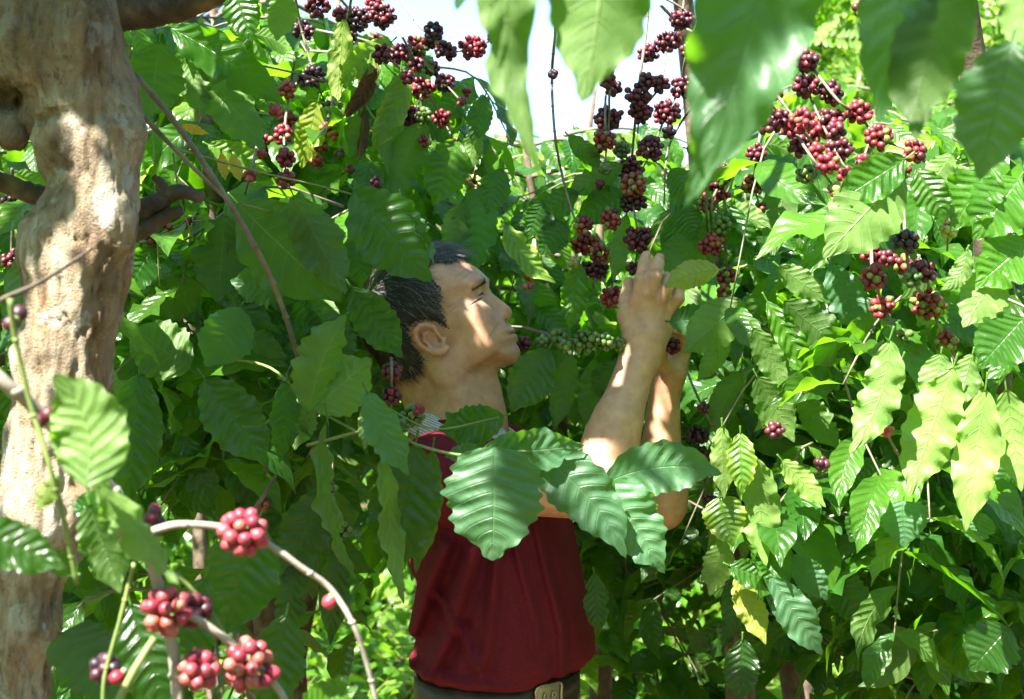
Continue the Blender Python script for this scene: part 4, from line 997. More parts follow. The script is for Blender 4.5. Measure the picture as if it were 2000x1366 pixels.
tv, tq = B.mesh(); del B
tn = vnormals(tv, tq)
dsp = .0055 * fbm(tv * [14, 14, 7], 3) + .0028 * fbm(tv * [60, 60, 16] + 3, 3, 5) + .0022 * fbm(tv * [170, 170, 60], 2, 9)
crk = np.abs(fbm(tv * [45, 45, 9] + 11, 3, 2)); dsp -= .0028 * np.exp(-(crk / .07) ** 2)
tv = tv + tn * dsp[:, None]
def bark_material():
    m, nt = nodes_of('pale_bark'); b = NB(nt); pos = b.n('NewGeometry').outputs['Position']
    mp = b.n('Mapping'); mp.inputs['Scale'].default_value = (1, 1, .28); b.l(pos, mp.inputs[0]); st = mp.outputs[0]
    c = b.ramp(b.noise(st, 38., 9, .68, .5), [(.30, (.12, .082, .048)), (.40, (.30, .225, .14)), (.53, (.46, .375, .26)), (.68, (.60, .53, .41))])
    stain = b.ramp(b.noise(st, 9., 4, .6, 1.2), [(.46, (0, 0, 0)), (.56, (1, 1, 1))]); c = b.mix(b.m('MULTIPLY', stain, .62), c, (.30, .165, .065))
    dark = b.ramp(b.noise(pos, 7., 4, .65, 1.0), [(.52, (0, 0, 0)), (.62, (1, 1, 1))]); c = b.mix(b.m('MULTIPLY', dark, .55), c, (.085, .06, .04))
    lich = b.ramp(b.noise(pos, 26., 3, .6), [(.58, (0, 0, 0)), (.62, (1, 1, 1))]); c = b.mix(b.m('MULTIPLY', lich, .45), c, (.60, .61, .58))
    bark_xyz = b.n('SeparateXYZ'); b.l(pos, bark_xyz.inputs[0]); top_mask = b.m('MULTIPLY', b.m('SUBTRACT', bark_xyz.outputs[2], b.m('MULTIPLY_ADD', b.noise(pos, 18., 3), -.25, 1.86)), 9.0, clamp=True)
    c = b.mix(b.m('MULTIPLY', top_mask, .55), c, (.15, .11, .055))  # bark browner towards the top
    c = b.mix(b.m('MULTIPLY', b.m('GREATER_THAN', b.noise(st, 150., 3), .66), .5), c, (.09, .06, .04))
    pr = b.n('BsdfPrincipled'); b.l(c, pr.inputs['Base Color']); pr.inputs['Roughness'].default_value = .85; pr.inputs['Specular IOR Level'].default_value = .25
    h = b.m('ADD', b.noise(st, 70., 9, .72), b.m('MULTIPLY', b.noise(pos, 420., 3), .35)); b.l(b.bump(h, 1.0, .014), pr.inputs['Normal'])
    b.l(pr.outputs[0], b.n('OutputMaterial').inputs[0]); return m
M_trunk = bark_material()
build('trunk', tv, tq, M_trunk, shade)
ac = Acc(); tube(ac, [Tp(10, 1680), Tp(15, 2200), Tp(20, 3600)], [.045, .055, .085], 16, 12, .03); ac.build('trunk_base', M_trunk, shade)
M_dk = simple('dark_mossy_bark', [(.3, (.035, .028, .022)), (.55, (.09, .07, .05)), (.75, (.20, .155, .07))], 30, .9, .006, 90)
def limb(pts, rad, mat=M_dk, par=shade, name='limb', rough=.07, seg=14):
    ac = Acc(); tube(ac, [Tp(*p) for p in pts], [r_ * kpx for r_ in rad], seg, 8, rough); return ac.build(name, mat, par)
limb([(150, 10, .06), (260, 18, .08), (350, 8, .07), (430, -30, .05), (600, -160, .0)], [60, 42, 34, 30, 22])
limb([(120, 390, .10), (60, 378, .10), (-20, 350, .09), (-120, 350, .05)], [20, 22, 20, 18])
limb([(220, 430, .14), (300, 400, .15), (345, 375, .15), (392, 385, .13)], [24, 21, 17, 12])
limb([(220, 470, .14), (275, 452, .15), (320, 425, .15), (352, 412, .14)], [20, 18, 15, 11])
limb([(318, 395, .15), (320, 365, .15), (300, 345, .15)], [14, 11, 7])
# its high crown: out of the picture, leaves placed to throw the dappled shade
LIT = []                                                       # chosen sun spots, crown leaves dropped along their rays: point, radius
def lit(px, py, Y, r): LIT.append((np.array(P(px, py, Y)), r))
for a in [(933, 610, 2.12, .020), (912, 524, 2.17, .008), (932, 541, 2.16, .007), (950, 608, 2.13, .012), (862, 690, 2.11, .001),
          (1226, 702, 2.1, .013), (1218, 748, 2.1, .014), (1262, 742, 2.1, .012), (1285, 562, 2.1, .015), (1303, 592, 2.1, .012), (1145, 885, 2.05, .016), (1292, 850, 2.27, .018), (1285, 890, 2.27, .010), (1300, 800, 2.27, .008),
          (812, 1175, 2.2, .02), (822, 1225, 2.2, .012), (868, 527, 2.15, .002), (115, 232, 1.447, 0.012), (150, 290, 1.447, 0.022), (175, 325, 1.447, 0.024), (200, 370, 1.447, 0.022), (228, 415, 1.447, 0.012), (145, 400, 1.447, 0.01), (150, 450, 1.447, 0.008), (60, 500, 1.447, 0.012), (75, 630, 1.447, 0.022), (62, 690, 1.447, 0.03), (55, 740, 1.447, 0.032), (90, 760, 1.447, 0.018), (205, 640, 1.447, 0.006), (212, 720, 1.447, 0.01), (20, 930, 1.447, 0.034), (60, 900, 1.447, 0.022), (130, 985, 1.447, 0.008),
          (170, 870, .95, .05), (470, 1040, 1.15, .05), (325, 1190, 1.15, .05), (290, 1080, 1.15, .05), (490, 1290, 1.15, .05), (380, 1300, 1.15, .04), (340, 1100, 1.1, .04), (250, 1050, 1.15, .04),
          (550, 300, 2.1, .10), (1040, 470, 2.2, .02), (1100, 590, 2.2, .015), (640, 760, 1.85, .03), (1660, 220, 1.8, .10), (1600, 300, 1.8, .08), (1700, 400, 1.75, .10),
          (1690, 780, 1.75, .08), (1810, 880, 1.75, .09), (1900, 450, 1.8, .14), (1800, 560, 1.8, .10), (1890, 930, 1.75, .09), (1450, 900, 1.9, .05), (1490, 980, 1.9, .05), (1570, 920, 1.9, .04), (1660, 560, 2.0, .06), (1560, 640, 1.9, .06), (1480, 1210, 1.9, .03), (1580, 1120, 1.9, .03),
          (1010, 780, 2.0, .01), (1300, 1000, 1.7, .012), (1130, 880, 1.68, .010), (1900, 700, 1.9, .12), (1950, 200, 1.9, .12), (500, 230, 2.2, .08), (430, 310, 2.2, .10)]: lit(*a)
def canopy(n, qlo, qhi, tlo, thi, seed, size=.13, extra=None, T=T_LOW, mg=.030):
    g = np.random.default_rng(seed); s3 = np.array(SUN); q = np.array(qlo) + (np.array(qhi) - qlo) * g.random((n, 3)); p = q + s3 * (tlo + (thi - tlo) * g.random((n, 1)))
    keep = np.ones(n, bool)
    for c, r_ in LIT:
        w = p - c; al_ = w @ s3; dd = np.linalg.norm(w - al_[:, None] * s3, axis=1); keep &= ~((dd < r_ + mg) & (al_ > 0))
    py = 683 - F * (p[:, 2] - CAMZ) / np.maximum(p[:, 1], .2); keep &= (p[:, 1] < -.12) | ((py < -160 - 200 / np.maximum(p[:, 1], .2)) & (p[:, 1] > .2)) | ((p[:, 1] > .5) & (F * p[:, 0] / p[:, 1] < -1450) & (p[:, 2] > 1.9))
    if extra is not None: keep &= extra(q, g)
    p = p[keep]; m = len(p); d = g.normal(size=(m, 3)) * [1, 1, .5] + [0, 0, -.3]; nm = s3 + g.normal(size=(m, 3)) * .35
    a = Acc(); dn = d - nm * (np.sum(d * nm, 1) / np.sum(nm * nm, 1))[:, None]; dn /= np.linalg.norm(dn, axis=1)[:, None]; Ls_ = size * (.7 + .5 * g.random(m))
    scatter_leaves(a, p - dn * Ls_[:, None] / 2, dn, nm, Ls_, np.full(m, .25), np.ones(m), T, g); return a
def holes(q):                                                 # noise openings put in for patchy sun
    s3 = np.array(SUN); w = q - (q @ s3)[:, None] * s3; nz = vnoise(w * 5.5 + 2.3, 4) + .5 * vnoise(w * 13 + 5, 8)
    man = (np.abs(q[:, 0] + .0) < .32) & (q[:, 1] > 1.7) & (q[:, 1] < 2.5)
    return np.where(man, 1, np.clip(np.interp(q[:, 0], [-.3, .1], [.20, .36]) + 2.2 * nz, .0, 1))
dens = lambda q, g: g.random(len(q)) < holes(q) * np.interp(q[:, 0], [-1.1, -.7, -.1, .45, .62, 1.0], [.8, 1, 1, 1, .28, .08]) * np.interp(q[:, 1], [.9, 1.15, 1.3, 2.9, 3.5], [.0, .5, 1, 1, .35])
canopy(4000, (-1.1, .9, 1.4), (1.1, 3.6, 1.4), 1.5, 2.7, 3, extra=dens).build('crown', M_far, shade)
canopy(2200, (-.28, 2.12, 1.25), (.36, 2.30, 1.66), .85, 1.35, 6, size=.065, mg=.015).build('crown', M_far, shade)  # extra unseen leaf patch added to shade the man
canopy(900, (-.66, 1.38, 1.15), (-.30, 1.42, 1.95), .9, 1.7, 7, size=.08, mg=.018).build('crown', M_far, shade)  # extra unseen leaf patch added to shade the trunk
for pts in ([(600, -160, 0), (900, -420, .1), (1300, -700, .3)], [(100, -250, 0), (150, -700, -.2), (300, -1100, -.8)], [(100, -250, 0), (-200, -700, .0), (-600, -1100, -.3)]):
    limb(pts, [40, 30, 14])

# the plantation goes on all round the photographer; it closes off the low sky behind the lens
g = np.random.default_rng(91); n = 3500; az_ = R(62) + g.random(n) * R(236); rr_ = 2.3 + 1.6 * g.random(n); a_ = az_
pp = np.stack([rr_ * np.sin(a_), rr_ * np.cos(a_) + .6, .3 + 3.1 * g.random(n) ** .9], 1)
ac = Acc(); dd = g.normal(size=(n, 3)) * [.6, .6, .35] + [0, 0, -1]; nm = g.normal(size=(n, 3)) * .5 + [0, 0, .7] - pp * [.3, .3, 0]
scatter_leaves(ac, pp, dd, nm, .20 + .10 * g.random(n), np.clip(.12 + .1 * g.normal(size=n), 0, 1), .8 + .4 * g.random(n), T_LOW, g)
o = ac.build('foliage', M_far); o['kind'] = 'stuff'; o['label'] = 'dense coffee foliage surrounding the clearing outside the view'; o['category'] = 'foliage'

g = np.random.default_rng(92); n = 16000; yy = 3.6 + 7 * g.random(n); xx = (g.random(n) - .5) * 1.1 * yy; zz = .02 + .55 * g.random(n) ** 1.3 * (.6 + .5 * np.sin(xx * 3) * np.sin(yy * 2.1))
pp = np.stack([xx, yy, zz], 1); ac = Acc(); dd = g.normal(size=(n, 3)) * [1, 1, .5]; nm = g.normal(size=(n, 3)) * .5 + [0, -.3, 1]
scatter_leaves(ac, pp, dd, nm, .05 + .08 * g.random(n), np.clip(.35 + .12 * g.normal(size=n), 0, 1), .8 + .5 * g.random(n), T_LOW, g)
o = ac.build('undergrowth', M_far); o['kind'] = 'stuff'; o['label'] = 'low sunlit weeds and seedlings covering the ground between the rows'; o['category'] = 'undergrowth'
# ------------------------------------------------------------------ coffee trees near the camera: every large leaf and every clump of cherries placed one by one
def near_tree(label, x, y, stem, rad=(.03, .02, .012)):
    t = thing('coffee_tree', label, 'coffee tree', (x, y, 0)); ac = Acc(); tube(ac, stem, list(rad), 10, 6, .05); ac.build('trunk', M_bark, t); return t
def twig(par, pts, r0, r1, mat=M_twig, knots=True, name='branch'):
    """pts = (px, py, Y)"""
    ac = Acc(); w = [np.array(P(*p)) for p in pts]; c = tube(ac, w, [r0, (r0 + r1) / 2, r1], 8, 6, .04, nodes=.0)
    if knots:
        L = np.cumsum(np.concatenate([[0], np.linalg.norm(np.diff(c, axis=0), axis=1)])); g = np.random.default_rng(int(abs(c[0][0] * 1e4)) % 999)
        for s_ in np.arange(.03, L[-1], .055):                   # swollen nodes with leaf scars
            p = np.array([np.interp(s_, L, c[:, i]) for i in range(3)]); r_ = np.interp(s_, [0, L[-1]], [r0, r1]) * 1.45
            ac.add(SPHL * r_ * [1, 1, .7] + p, SPHLQ)
    return ac.build(name, mat, par)
CG = np.random.default_rng(77)
def clusters(par, lst, br=.0047):
    for c in lst:
        px, py, r_, Y, k = c[:5]; p = np.array(P(px, py, Y)); ac = Acc(); cluster(ac, (0, 0, 0), r_ / F * Y, k, CG, br=br)
        o = ac.build('cherry_cluster', M_cherry, par); o.location = Vector(p)
def leaves(par, Y, lst):
    for l in lst:
        d = dict(l[-1]) if isinstance(l[-1], dict) else {}
        a = [x for x in l if not isinstance(x, dict)]; yy = d.pop('Y', Y); hero_leaf(par, a[0], a[1], a[2], a[3], a[4], yy, face=a[5] if len(a) > 5 else 'T', **d)
def by_man(p):
    """the room the picker stands and reaches in"""
    px = 1000 + F * p[:, 0] / p[:, 1]; py = 683 - F * (p[:, 2] - CAMZ) / p[:, 1]
    return (p[:, 1] < 2.62) & (px > np.where(py < 760, 690, 740)) & (px < 1375) & (py > 440)
def filler(par, n, box, seed, L=.16, hue=.15, keep=None, T=None, up=.5, spread=.5):
    """the tree's remaining side shoots, further in: arching twigs with opposite pairs of leaves"""
    g = np.random.default_rng(seed); T = T or T_ROW; a = Acc(); tw = Acc(); ps, ds, ns, ls, hs = [], [], [], [], []
    for k in range(n):
        px, py, Y = (box[i] + (box[i + 1] - box[i]) * g.random() for i in (0, 2, 4)); p0 = np.array(P(px, py, Y))
        if keep is not None and not keep(px, py): continue
        az_ = g.random() * 6.28; dh = np.array([math.cos(az_), .7 * math.sin(az_) - .25, 0]); ln = .16 + .20 * g.random(); rise = .5 * g.random() - .1
        pts = [p0 + dh * ln * s_ + np.array([0, 0, ln * (rise * s_ - (.5 + .6 * g.random()) * s_ ** 2)]) for s_ in (0, .35, .7, 1)]; c = catmull(pts, 8)
        if in_gap(c[[0, -1]]).any() or by_man(c).any(): continue
        tube(tw, pts, [.0026, .0020, .0012], 5, 3, rng=g); sd_ = np.cross(dh, [0, 0, 1.]); sd_ /= np.linalg.norm(sd_); h0 = hue + g.normal() * .08 + (.25 * g.random() if g.random() < .12 else 0); m = 3 + g.integers(4)
        for q in range(m):
            p = c[int((.15 + .85 * q / (m - 1)) * (len(c) - 1))]; tl_ = L * (.7 + .5 * g.random()) * (.75 + .5 * math.sin(math.pi * (q + .5) / m))
            for sg in (-1, 1):
                if g.random() < .1: continue
                d = sd_ * sg * (.7 + .5 * g.random()) + dh * .5 + np.array([0, 0, -.25 - 1.2 * g.random()]) + g.normal(size=3) * .2
                nm = np.array([-.05, -.3, .65]) + sd_ * sg * .35 + g.normal(size=3) * .45
                ps.append(p); ds.append(d); ns.append(nm); ls.append(tl_); hs.append(h0)
    ps, ds, ns, ls, hs = map(np.array, (ps, ds, ns, ls, hs)); tipp = ps + ds / np.linalg.norm(ds, axis=1)[:, None] * ls[:, None]; k = ~in_gap(tipp) & ~by_man(ps) & ~by_man(tipp) & ~by_man((ps + tipp) / 2); ps, ds, ns, ls, hs = ps[k], ds[k], ns[k], ls[k], hs[k]; n = len(ps)
    scatter_leaves(a, ps, ds, ns, ls, np.clip(hs + g.normal(size=n) * .04, 0, 1), .65 + .6 * g.random(n), T, g)
    tw.build('twigs', M_twig, par)['kind'] = 'stuff'
    o = a.build('leaves', M_leaf, par); o['kind'] = 'stuff'; return o

# ---- A: the tree between the pale trunk and his head
A = near_tree('broad-leaved coffee tree between the pale trunk and the picker\'s head', -.35, 2.5, [(-.35, 2.55, -.05), (-.42, 2.5, .9), (-.50, 2.45, 1.7), (-.62, 2.4, 2.5)])
twig(A, [(262, 145, 1.68), (350, 250, 1.70), (440, 385, 1.72), (508, 500, 1.76), (548, 590, 1.8), (580, 690, 1.86), (600, 760, 2.0)], .0038, .0034)
twig(A, [(280, 228, 1.66), (340, 290, 1.68), (400, 350, 1.70), (438, 385, 1.72)], .0032, .0022)
twig(A, [(340, 290, 1.68), (500, 335, 1.8), (650, 370, 1.9), (760, 400, 2.0)], .0018, .0012, M_gstem)
twig(A, [(475, 400, 1.78), (560, 420, 1.85), (640, 430, 1.9)], .0014, .0010, M_gstem)
twig(A, [(345, 60, 2.0), (380, 110, 2.0), (520, 130, 2.1), (640, 160, 2.2)], .0028, .0016)
twig(A, [(440, 700, 2.0), (530, 720, 1.95), (605, 790, 1.9), (690, 840, 1.85), (740, 870, 1.8)], .0022, .0016, M_gstem)
twig(A, [(500, 850, 2.0), (560, 780, 1.98), (605, 700, 2.0), (690, 600, 2.1)], .0022, .0016, M_gstem)
twig(A, [(300, 240, 1.9), (303, 380, 1.9), (312, 560, 1.95)], .0014, .0012, M_gstem)
twig(A, [(338, 300, 1.72), (352, 390, 1.74), (378, 470, 1.8)], .0013, .0009, M_gstem)
leaves(A, 1.95, [
 (335, 55, 560, 205, 92, 'T', dict(hue=.06, bow=.05, roll=-15)), (395, 115, 520, 290, 95, 'U', dict(hue=.12, roll=20)), (455, -30, 492, 85, 72, 'T', dict(hue=.08)),
 (312, 82, 290, 232, 118, 'U', dict(hue=.02, Y=1.9)), (365, 120, 400, 228, 60, 'U', dict(hue=.15)), (262, 45, 292, 152, 44, 'T', dict(hue=.12, roll=30)),
 (235, 160, 258, 320, 100, 'T', dict(hue=.05, Y=2.05)), (300, -30, 345, 60, 60, 'T', dict(hue=.2)), (560, -20, 540, 80, 60, 'U', dict(hue=.3)), (420, 70, 340, 130, 70, 'T', dict(hue=.1, Y=2.1)),
 (672, 35, 656, 210, 50, 'U', dict(Y=2.27, hue=.60, val=1.0, wave=.03)), (765, 82, 664, 168, 56, 'T', dict(Y=2.27, hue=.55, bow=-.06)),
 (732, 118, 662, 236, 34, 'T', dict(Y=2.27, dead=True, curl=.7, fold=.7, bow=.1)), (712, 215, 700, 315, 32, 'U', dict(Y=2.27, dead=True, curl=.8, fold=.8)),
 (783, 138, 758, 345, 60, 'U', dict(Y=2.27, hue=.22, val=1.3, roll=30)), (800, 155, 725, 300, 55, 'T', dict(Y=2.27, hue=.5)), (836, 240, 776, 402, 78, 'U', dict(Y=2.27, hue=.14, bow=.1)),
 (893, 272, 846, 402, 86, 'T', dict(Y=2.27, hue=.30, wave=.045, fold=.35)), (948, 188, 922, 285, 50, 'T', dict(Y=2.27, hue=.0)), (930, 250, 912, 338, 44, 'U', dict(Y=2.27, hue=.4)),
 (942, 366, 925, 535, 98, 'T', dict(Y=2.27, hue=.0, val=1.15, roll=-25)), (905, 395, 878, 500, 60, 'U', dict(Y=2.27, hue=.3)), (622, 198, 588, 330, 60, 'T', dict(Y=2.27, hue=.62, val=.8)), (700, 225, 680, 312, 46, 'U', dict(Y=2.27, hue=.2)),
 (408, 284, 532, 336, 56, 'T', dict(hue=.42, Y=2.05)), (432, 298, 440, 352, 22, 'U', dict(hue=.95)), (452, 300, 470, 356, 25, 'U', dict(hue=.9)), (354, 246, 410, 262, 18, 'T', dict(hue=1.0)),
 (465, 398, 668, 590, 168, 'U', dict(hue=.03, val=.95, Y=1.84, roll=-12, bend=-.05, fold=.1)), (572, 380, 676, 575, 96, 'U', dict(hue=.04, val=.8, Y=1.80, fold=.25)),
 (690, 372, 842, 552, 140, 'T', dict(hue=.0, val=.8, Y=1.85, fold=.15, bend=.1)), (785, 385, 845, 520, 40, 'T', dict(hue=.0, val=1.5, Y=1.84, roll=60)), (735, 480, 795, 535, 44, 'T', dict(hue=.02, Y=1.87)),
 (686, 562, 786, 700, 84, 'T', dict(hue=.05, Y=1.93, fold=.12)), (692, 452, 706, 566, 62, 'T', dict(hue=.0, Y=1.95)), (440, 420, 425, 592, 115, 'U', dict(hue=.02, val=.85)), (500, 450, 520, 585, 70, 'T', dict(hue=.0, Y=2.0)),
 (562, 570, 448, 548, 74, 'T', dict(hue=.05, val=1.2, wave=.05, Y=1.88)), (470, 600, 402, 718, 108, 'T', dict(hue=.0, val=1.15, Y=1.86, roll=15, wave=.04)), (372, 722, 252, 638, 118, 'U', dict(hue=.10, Y=1.9, wave=.035)),
 (300, 480, 245, 575, 70, 'T', dict(hue=.0)), (395, 555, 262, 620, 86, 'U', dict(hue=.05, Y=2.0)), (330, 560, 265, 700, 80, 'T', dict(hue=.06, Y=2.05)),
 (272, 728, 252, 985, 108, 'T', dict(hue=.02, val=.9, Y=1.72, fold=.3)), (398, 738, 524, 910, 112, 'T', dict(hue=.02, Y=1.80, fold=.3)), (560, 745, 548, 905, 62, 'T', dict(hue=.0, Y=1.9, roll=20)), (600, 780, 575, 880, 60, 'U', dict(hue=.2, Y=1.95)),
 (608, 806, 676, 612, 104, 'U', dict(hue=.16, val=1.25, Y=1.80, roll=-30, fold=.5, bend=-.05, bow=-.08)), (610, 802, 725, 700, 120, 'U', dict(hue=.16, val=1.2, Y=1.82, fold=.25)),
 (640, 822, 697, 1140, 46, 'U', dict(hue=.18, val=1.2, Y=1.78, roll=35, bow=.05)), (742, 890, 788, 1180, 56, 'U', dict(hue=.20, val=1.2, Y=1.72, roll=30, bow=-.05)), (716, 765, 796, 930, 78, 'T', dict(hue=.03, val=1.5, Y=1.70, roll=-20)),
 (725, 780, 712, 880, 40, 'U', dict(hue=.2, Y=1.74)), (812, 868, 765, 1125, 138, 'T', dict(hue=.0, val=.55, Y=1.76, fold=.2)), (845, 880, 812, 1120, 66, 'U', dict(hue=.12, val=.7, Y=1.80)),
 (640, 950, 548, 1140, 104, 'T', dict(hue=.0, val=.8)), (662, 1050, 645, 1260, 58, 'T', dict(hue=.0, val=.6)), (580, 1090, 556, 1260, 62, 'T', dict(hue=.0, val=.6)),
 (505, 1020, 432, 1240, 150, 'T', dict(hue=.03, val=.8, Y=1.55, fold=.28)), (450, 640, 560, 700, 60, 'U', dict(hue=.1, Y=2.05)), (352, 850, 420, 1000, 70, 'T', dict(hue=.0, val=.8, Y=2.0)), (600, 600, 700, 700, 70, 'U', dict(hue=.08, Y=2.1)),
 (530, 610, 640, 640, 60, 'T', dict(hue=.0, Y=2.1)), (440, 880, 520, 1010, 70, 'T', dict(hue=.0, val=.8, Y=2.1))])
CA = [(620, 13, 24, 'd'), (592, 62, 23, 'b'), (664, 27, 15, 'd'), (698, 39, 27, 'b'), (745, 32, 28, 'd'), (730, 10, 18, 'r'), (615, 148, 24, 'b'), (594, 155, 15, 'd'), (680, 72, 18, 'b'), (737, 84, 18, 'm'), (846, 60, 19, 'b'), (850, 82, 18, 'b'),
 (747, 106, 20, 'd'), (780, 104, 22, 'd'), (812, 91, 26, 'm'), (870, 101, 22, 'd'), (814, 126, 16, 'd'), (922, 91, 27, 'r'), (969, 71, 17, 'r'), (844, 135, 15, 'd'), (868, 162, 20, 'd'), (824, 172, 25, 'r'), (796, 151, 15, 'd'), (902, 199, 10, 'r'), (912, 180, 9, 'r'),
 (801, 229, 26, 'd'), (829, 226, 16, 'g'), (863, 231, 19, 'r'), (829, 276, 13, 'm'), (892, 276, 10, 'd'), (642, 217, 21, 'b'), (562, 232, 17, 'r'), (562, 175, 18, 'p'), (538, 215, 14, 'p'), (555, 264, 21, 'r'), (557, 308, 20, 'r'), (558, 350, 19, 'r'),
 (504, 273, 10, 'p'), (523, 273, 9, 'r'), (509, 300, 11, 'p'), (489, 343, 14, 'p'), (624, 283, 18, 'p'), (634, 252, 13, 'r'), (619, 315, 14, 'r'), (664, 300, 9, 'b'), (684, 330, 10, 'd'), (651, 266, 9, 'r'), (733, 357, 13, 'd'), (925, 359, 17, 'y'),
 (325, 441, 10, 'r'), (364, 436, 10, 'd'), (301, 465, 18, 'd'), (764, 727, 20, 'd'), (764, 773, 20, 'd'), (640, 955, 19, 'g'), (665, 1033, 22, 'g'), (515, 985, 15, 'm'), (22, 398, 25, 'b'), (25, 505, 22, 'd'), (735, 820, 9, 'g')]
def ya(a, b_): return (2.30 if (a > 560 and b_ < 420) else 2.0) + .10 * math.sin(a)
clusters(A, [(a, b_, r_, ya(a, b_), k) for a, b_, r_, k in CA])
for pts in ([(570, -40), (590, 62), (615, 148), (630, 190), (642, 217)], [(640, -30), (700, 40), (745, 100), (800, 150), (830, 175), (863, 231), (880, 262)], [(730, -40), (760, 30), (790, 80), (812, 126), (824, 172), (810, 229)], [(760, -40), (810, 40), (846, 75), (868, 101), (922, 95), (969, 75), (1010, 60)],
            [(690, -30), (680, 72), (735, 90), (780, 104), (844, 135), (868, 162), (902, 199)], [(575, 120), (562, 200), (555, 264), (557, 308), (558, 360)], [(655, 180), (634, 252), (624, 283), (619, 330)], [(510, 240), (504, 273), (495, 320), (489, 343), (472, 400)], [(764, 700), (765, 727), (764, 773), (764, 810)],
            [(24, 330), (25, 400), (22, 500), (25, 560)], [(270, 480), (301, 465), (364, 436), (420, 430)], [(648, 900), (650, 955), (664, 1033), (668, 1080)], [(519, 900), (516, 985)], [(930, 330), (925, 360), (940, 380)]):
    twig(A, [(a, b_, ya(a, b_) + .01) for a, b_ in pts], .0024, .0013)
filler(A, 75, (230, 820, -60, 430, 2.45, 2.95), 101, .12, .24)
filler(A, 75, (230, 820, 400, 900, 2.10, 2.8), 104, .12, .18)
filler(A, 16, (100, 700, 950, 1350, 2.0, 2.7), 102, .125, .03)
filler(A, 22, (-60, 120, 200, 800, 1.9, 2.5), 103, .12, .2)

# ---- B: the low branch held out in front of his chest
Bt = near_tree('young coffee tree whose bluish-green leaves hang across the red shirt', -.55, 1.75, [(-.55, 1.75, -.05), (-.52, 1.78, .6), (-.40, 1.80, 1.15), (-.30, 1.81, 1.34)], (.016, .008, .002))
twig(Bt, [(600, 870, 1.80), (740, 838, 1.74), (812, 868, 1.70), (890, 888, 1.66), (966, 890, 1.63)], .0024, .0015, M_gstem)
twig(Bt, [(760, 800, 1.76), (850, 838, 1.72), (975, 815, 1.72)], .0014, .0010, M_gstem)
twig(Bt, [(930, 888, 1.64), (1050, 882, 1.66), (1130, 900, 1.70), (1182, 940, 1.72)], .0016, .0012, M_gstem)
leaves(Bt, 1.63, [
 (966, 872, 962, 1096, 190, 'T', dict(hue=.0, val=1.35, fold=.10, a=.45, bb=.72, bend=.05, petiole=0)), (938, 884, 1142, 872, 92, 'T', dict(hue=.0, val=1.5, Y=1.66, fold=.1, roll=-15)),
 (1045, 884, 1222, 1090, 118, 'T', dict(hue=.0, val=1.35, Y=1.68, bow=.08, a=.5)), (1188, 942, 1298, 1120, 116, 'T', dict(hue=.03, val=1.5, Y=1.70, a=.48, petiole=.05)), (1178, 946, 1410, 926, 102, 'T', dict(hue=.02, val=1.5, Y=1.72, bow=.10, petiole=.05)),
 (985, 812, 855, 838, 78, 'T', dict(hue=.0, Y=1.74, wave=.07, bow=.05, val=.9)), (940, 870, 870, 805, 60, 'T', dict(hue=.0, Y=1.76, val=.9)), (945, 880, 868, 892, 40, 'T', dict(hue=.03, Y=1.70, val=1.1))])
clusters(Bt, [(806, 812, 23, 1.76, 'g'), (818, 800, 10, 1.73, 'r'), (790, 830, 12, 1.74, 'g')])

# ---- C: cherry-laden branches hanging over his hands
C = near_tree('cherry-laden coffee tree whose branches hang down over the raised hands', .46, 2.75, [(.46, 2.8, -.05), (.44, 2.75, .9), (.38, 2.7, 1.6), (.30, 2.55, 2.2), (.22, 2.2, 2.45)], (.035, .024, .012))
YC = 2.20
for pts in ([(1270, -60), (1262, 60), (1246, 185), (1233, 330), (1236, 394), (1246, 465), (1240, 524)], [(1095, -40), (1085, 60), (1078, 150), (1083, 255), (1095, 330), (1112, 395), (1130, 450), (1143, 480), (1168, 528)], [(1200, -40), (1208, 104), (1186, 160), (1182, 232), (1184, 273), (1182, 335)],
            [(1215, 60), (1192, 170), (1190, 232), (1184, 300)], [(1400, -60), (1344, 98), (1329, 170), (1302, 222), (1275, 291), (1255, 330)], [(1400, 170), (1363, 199), (1330, 240), (1303, 300), (1297, 400)], [(1340, -60), (1331, 37), (1305, 81), (1290, 165), (1253, 217), (1245, 260)],
            [(1240, -30), (1330, 15), (1420, 90)], [(1290, 10), (1330, 50), (1380, 80), (1440, 150)], [(1430, 220), (1411, 340), (1390, 400), (1392, 479), (1400, 560)], [(1388, 230), (1380, 400), (1384, 470)], [(1490, 230), (1479, 300), (1474, 360), (1485, 408)], [(1196, 500), (1196, 581)], [(1415, 440), (1419, 539), (1414, 568)],
            [(1022, 640), (1100, 662), (1180, 668), (1230, 672)], [(1310, 625), (1340, 720), (1373, 797), (1410, 860), (1460, 900)], [(1168, 528), (1185, 560), (1196, 581)], [(1345, 620), (1315, 675), (1335, 740)]):
    twig(C, [(a, b_, YC + .05 * math.sin(a * .7) + .012 + (.12 if 1000 < a < 1240 and b_ > 620 else .24 if (1300 < a < 1350 and b_ > 610) else 0)) for a, b_ in pts], .0026, .0013)
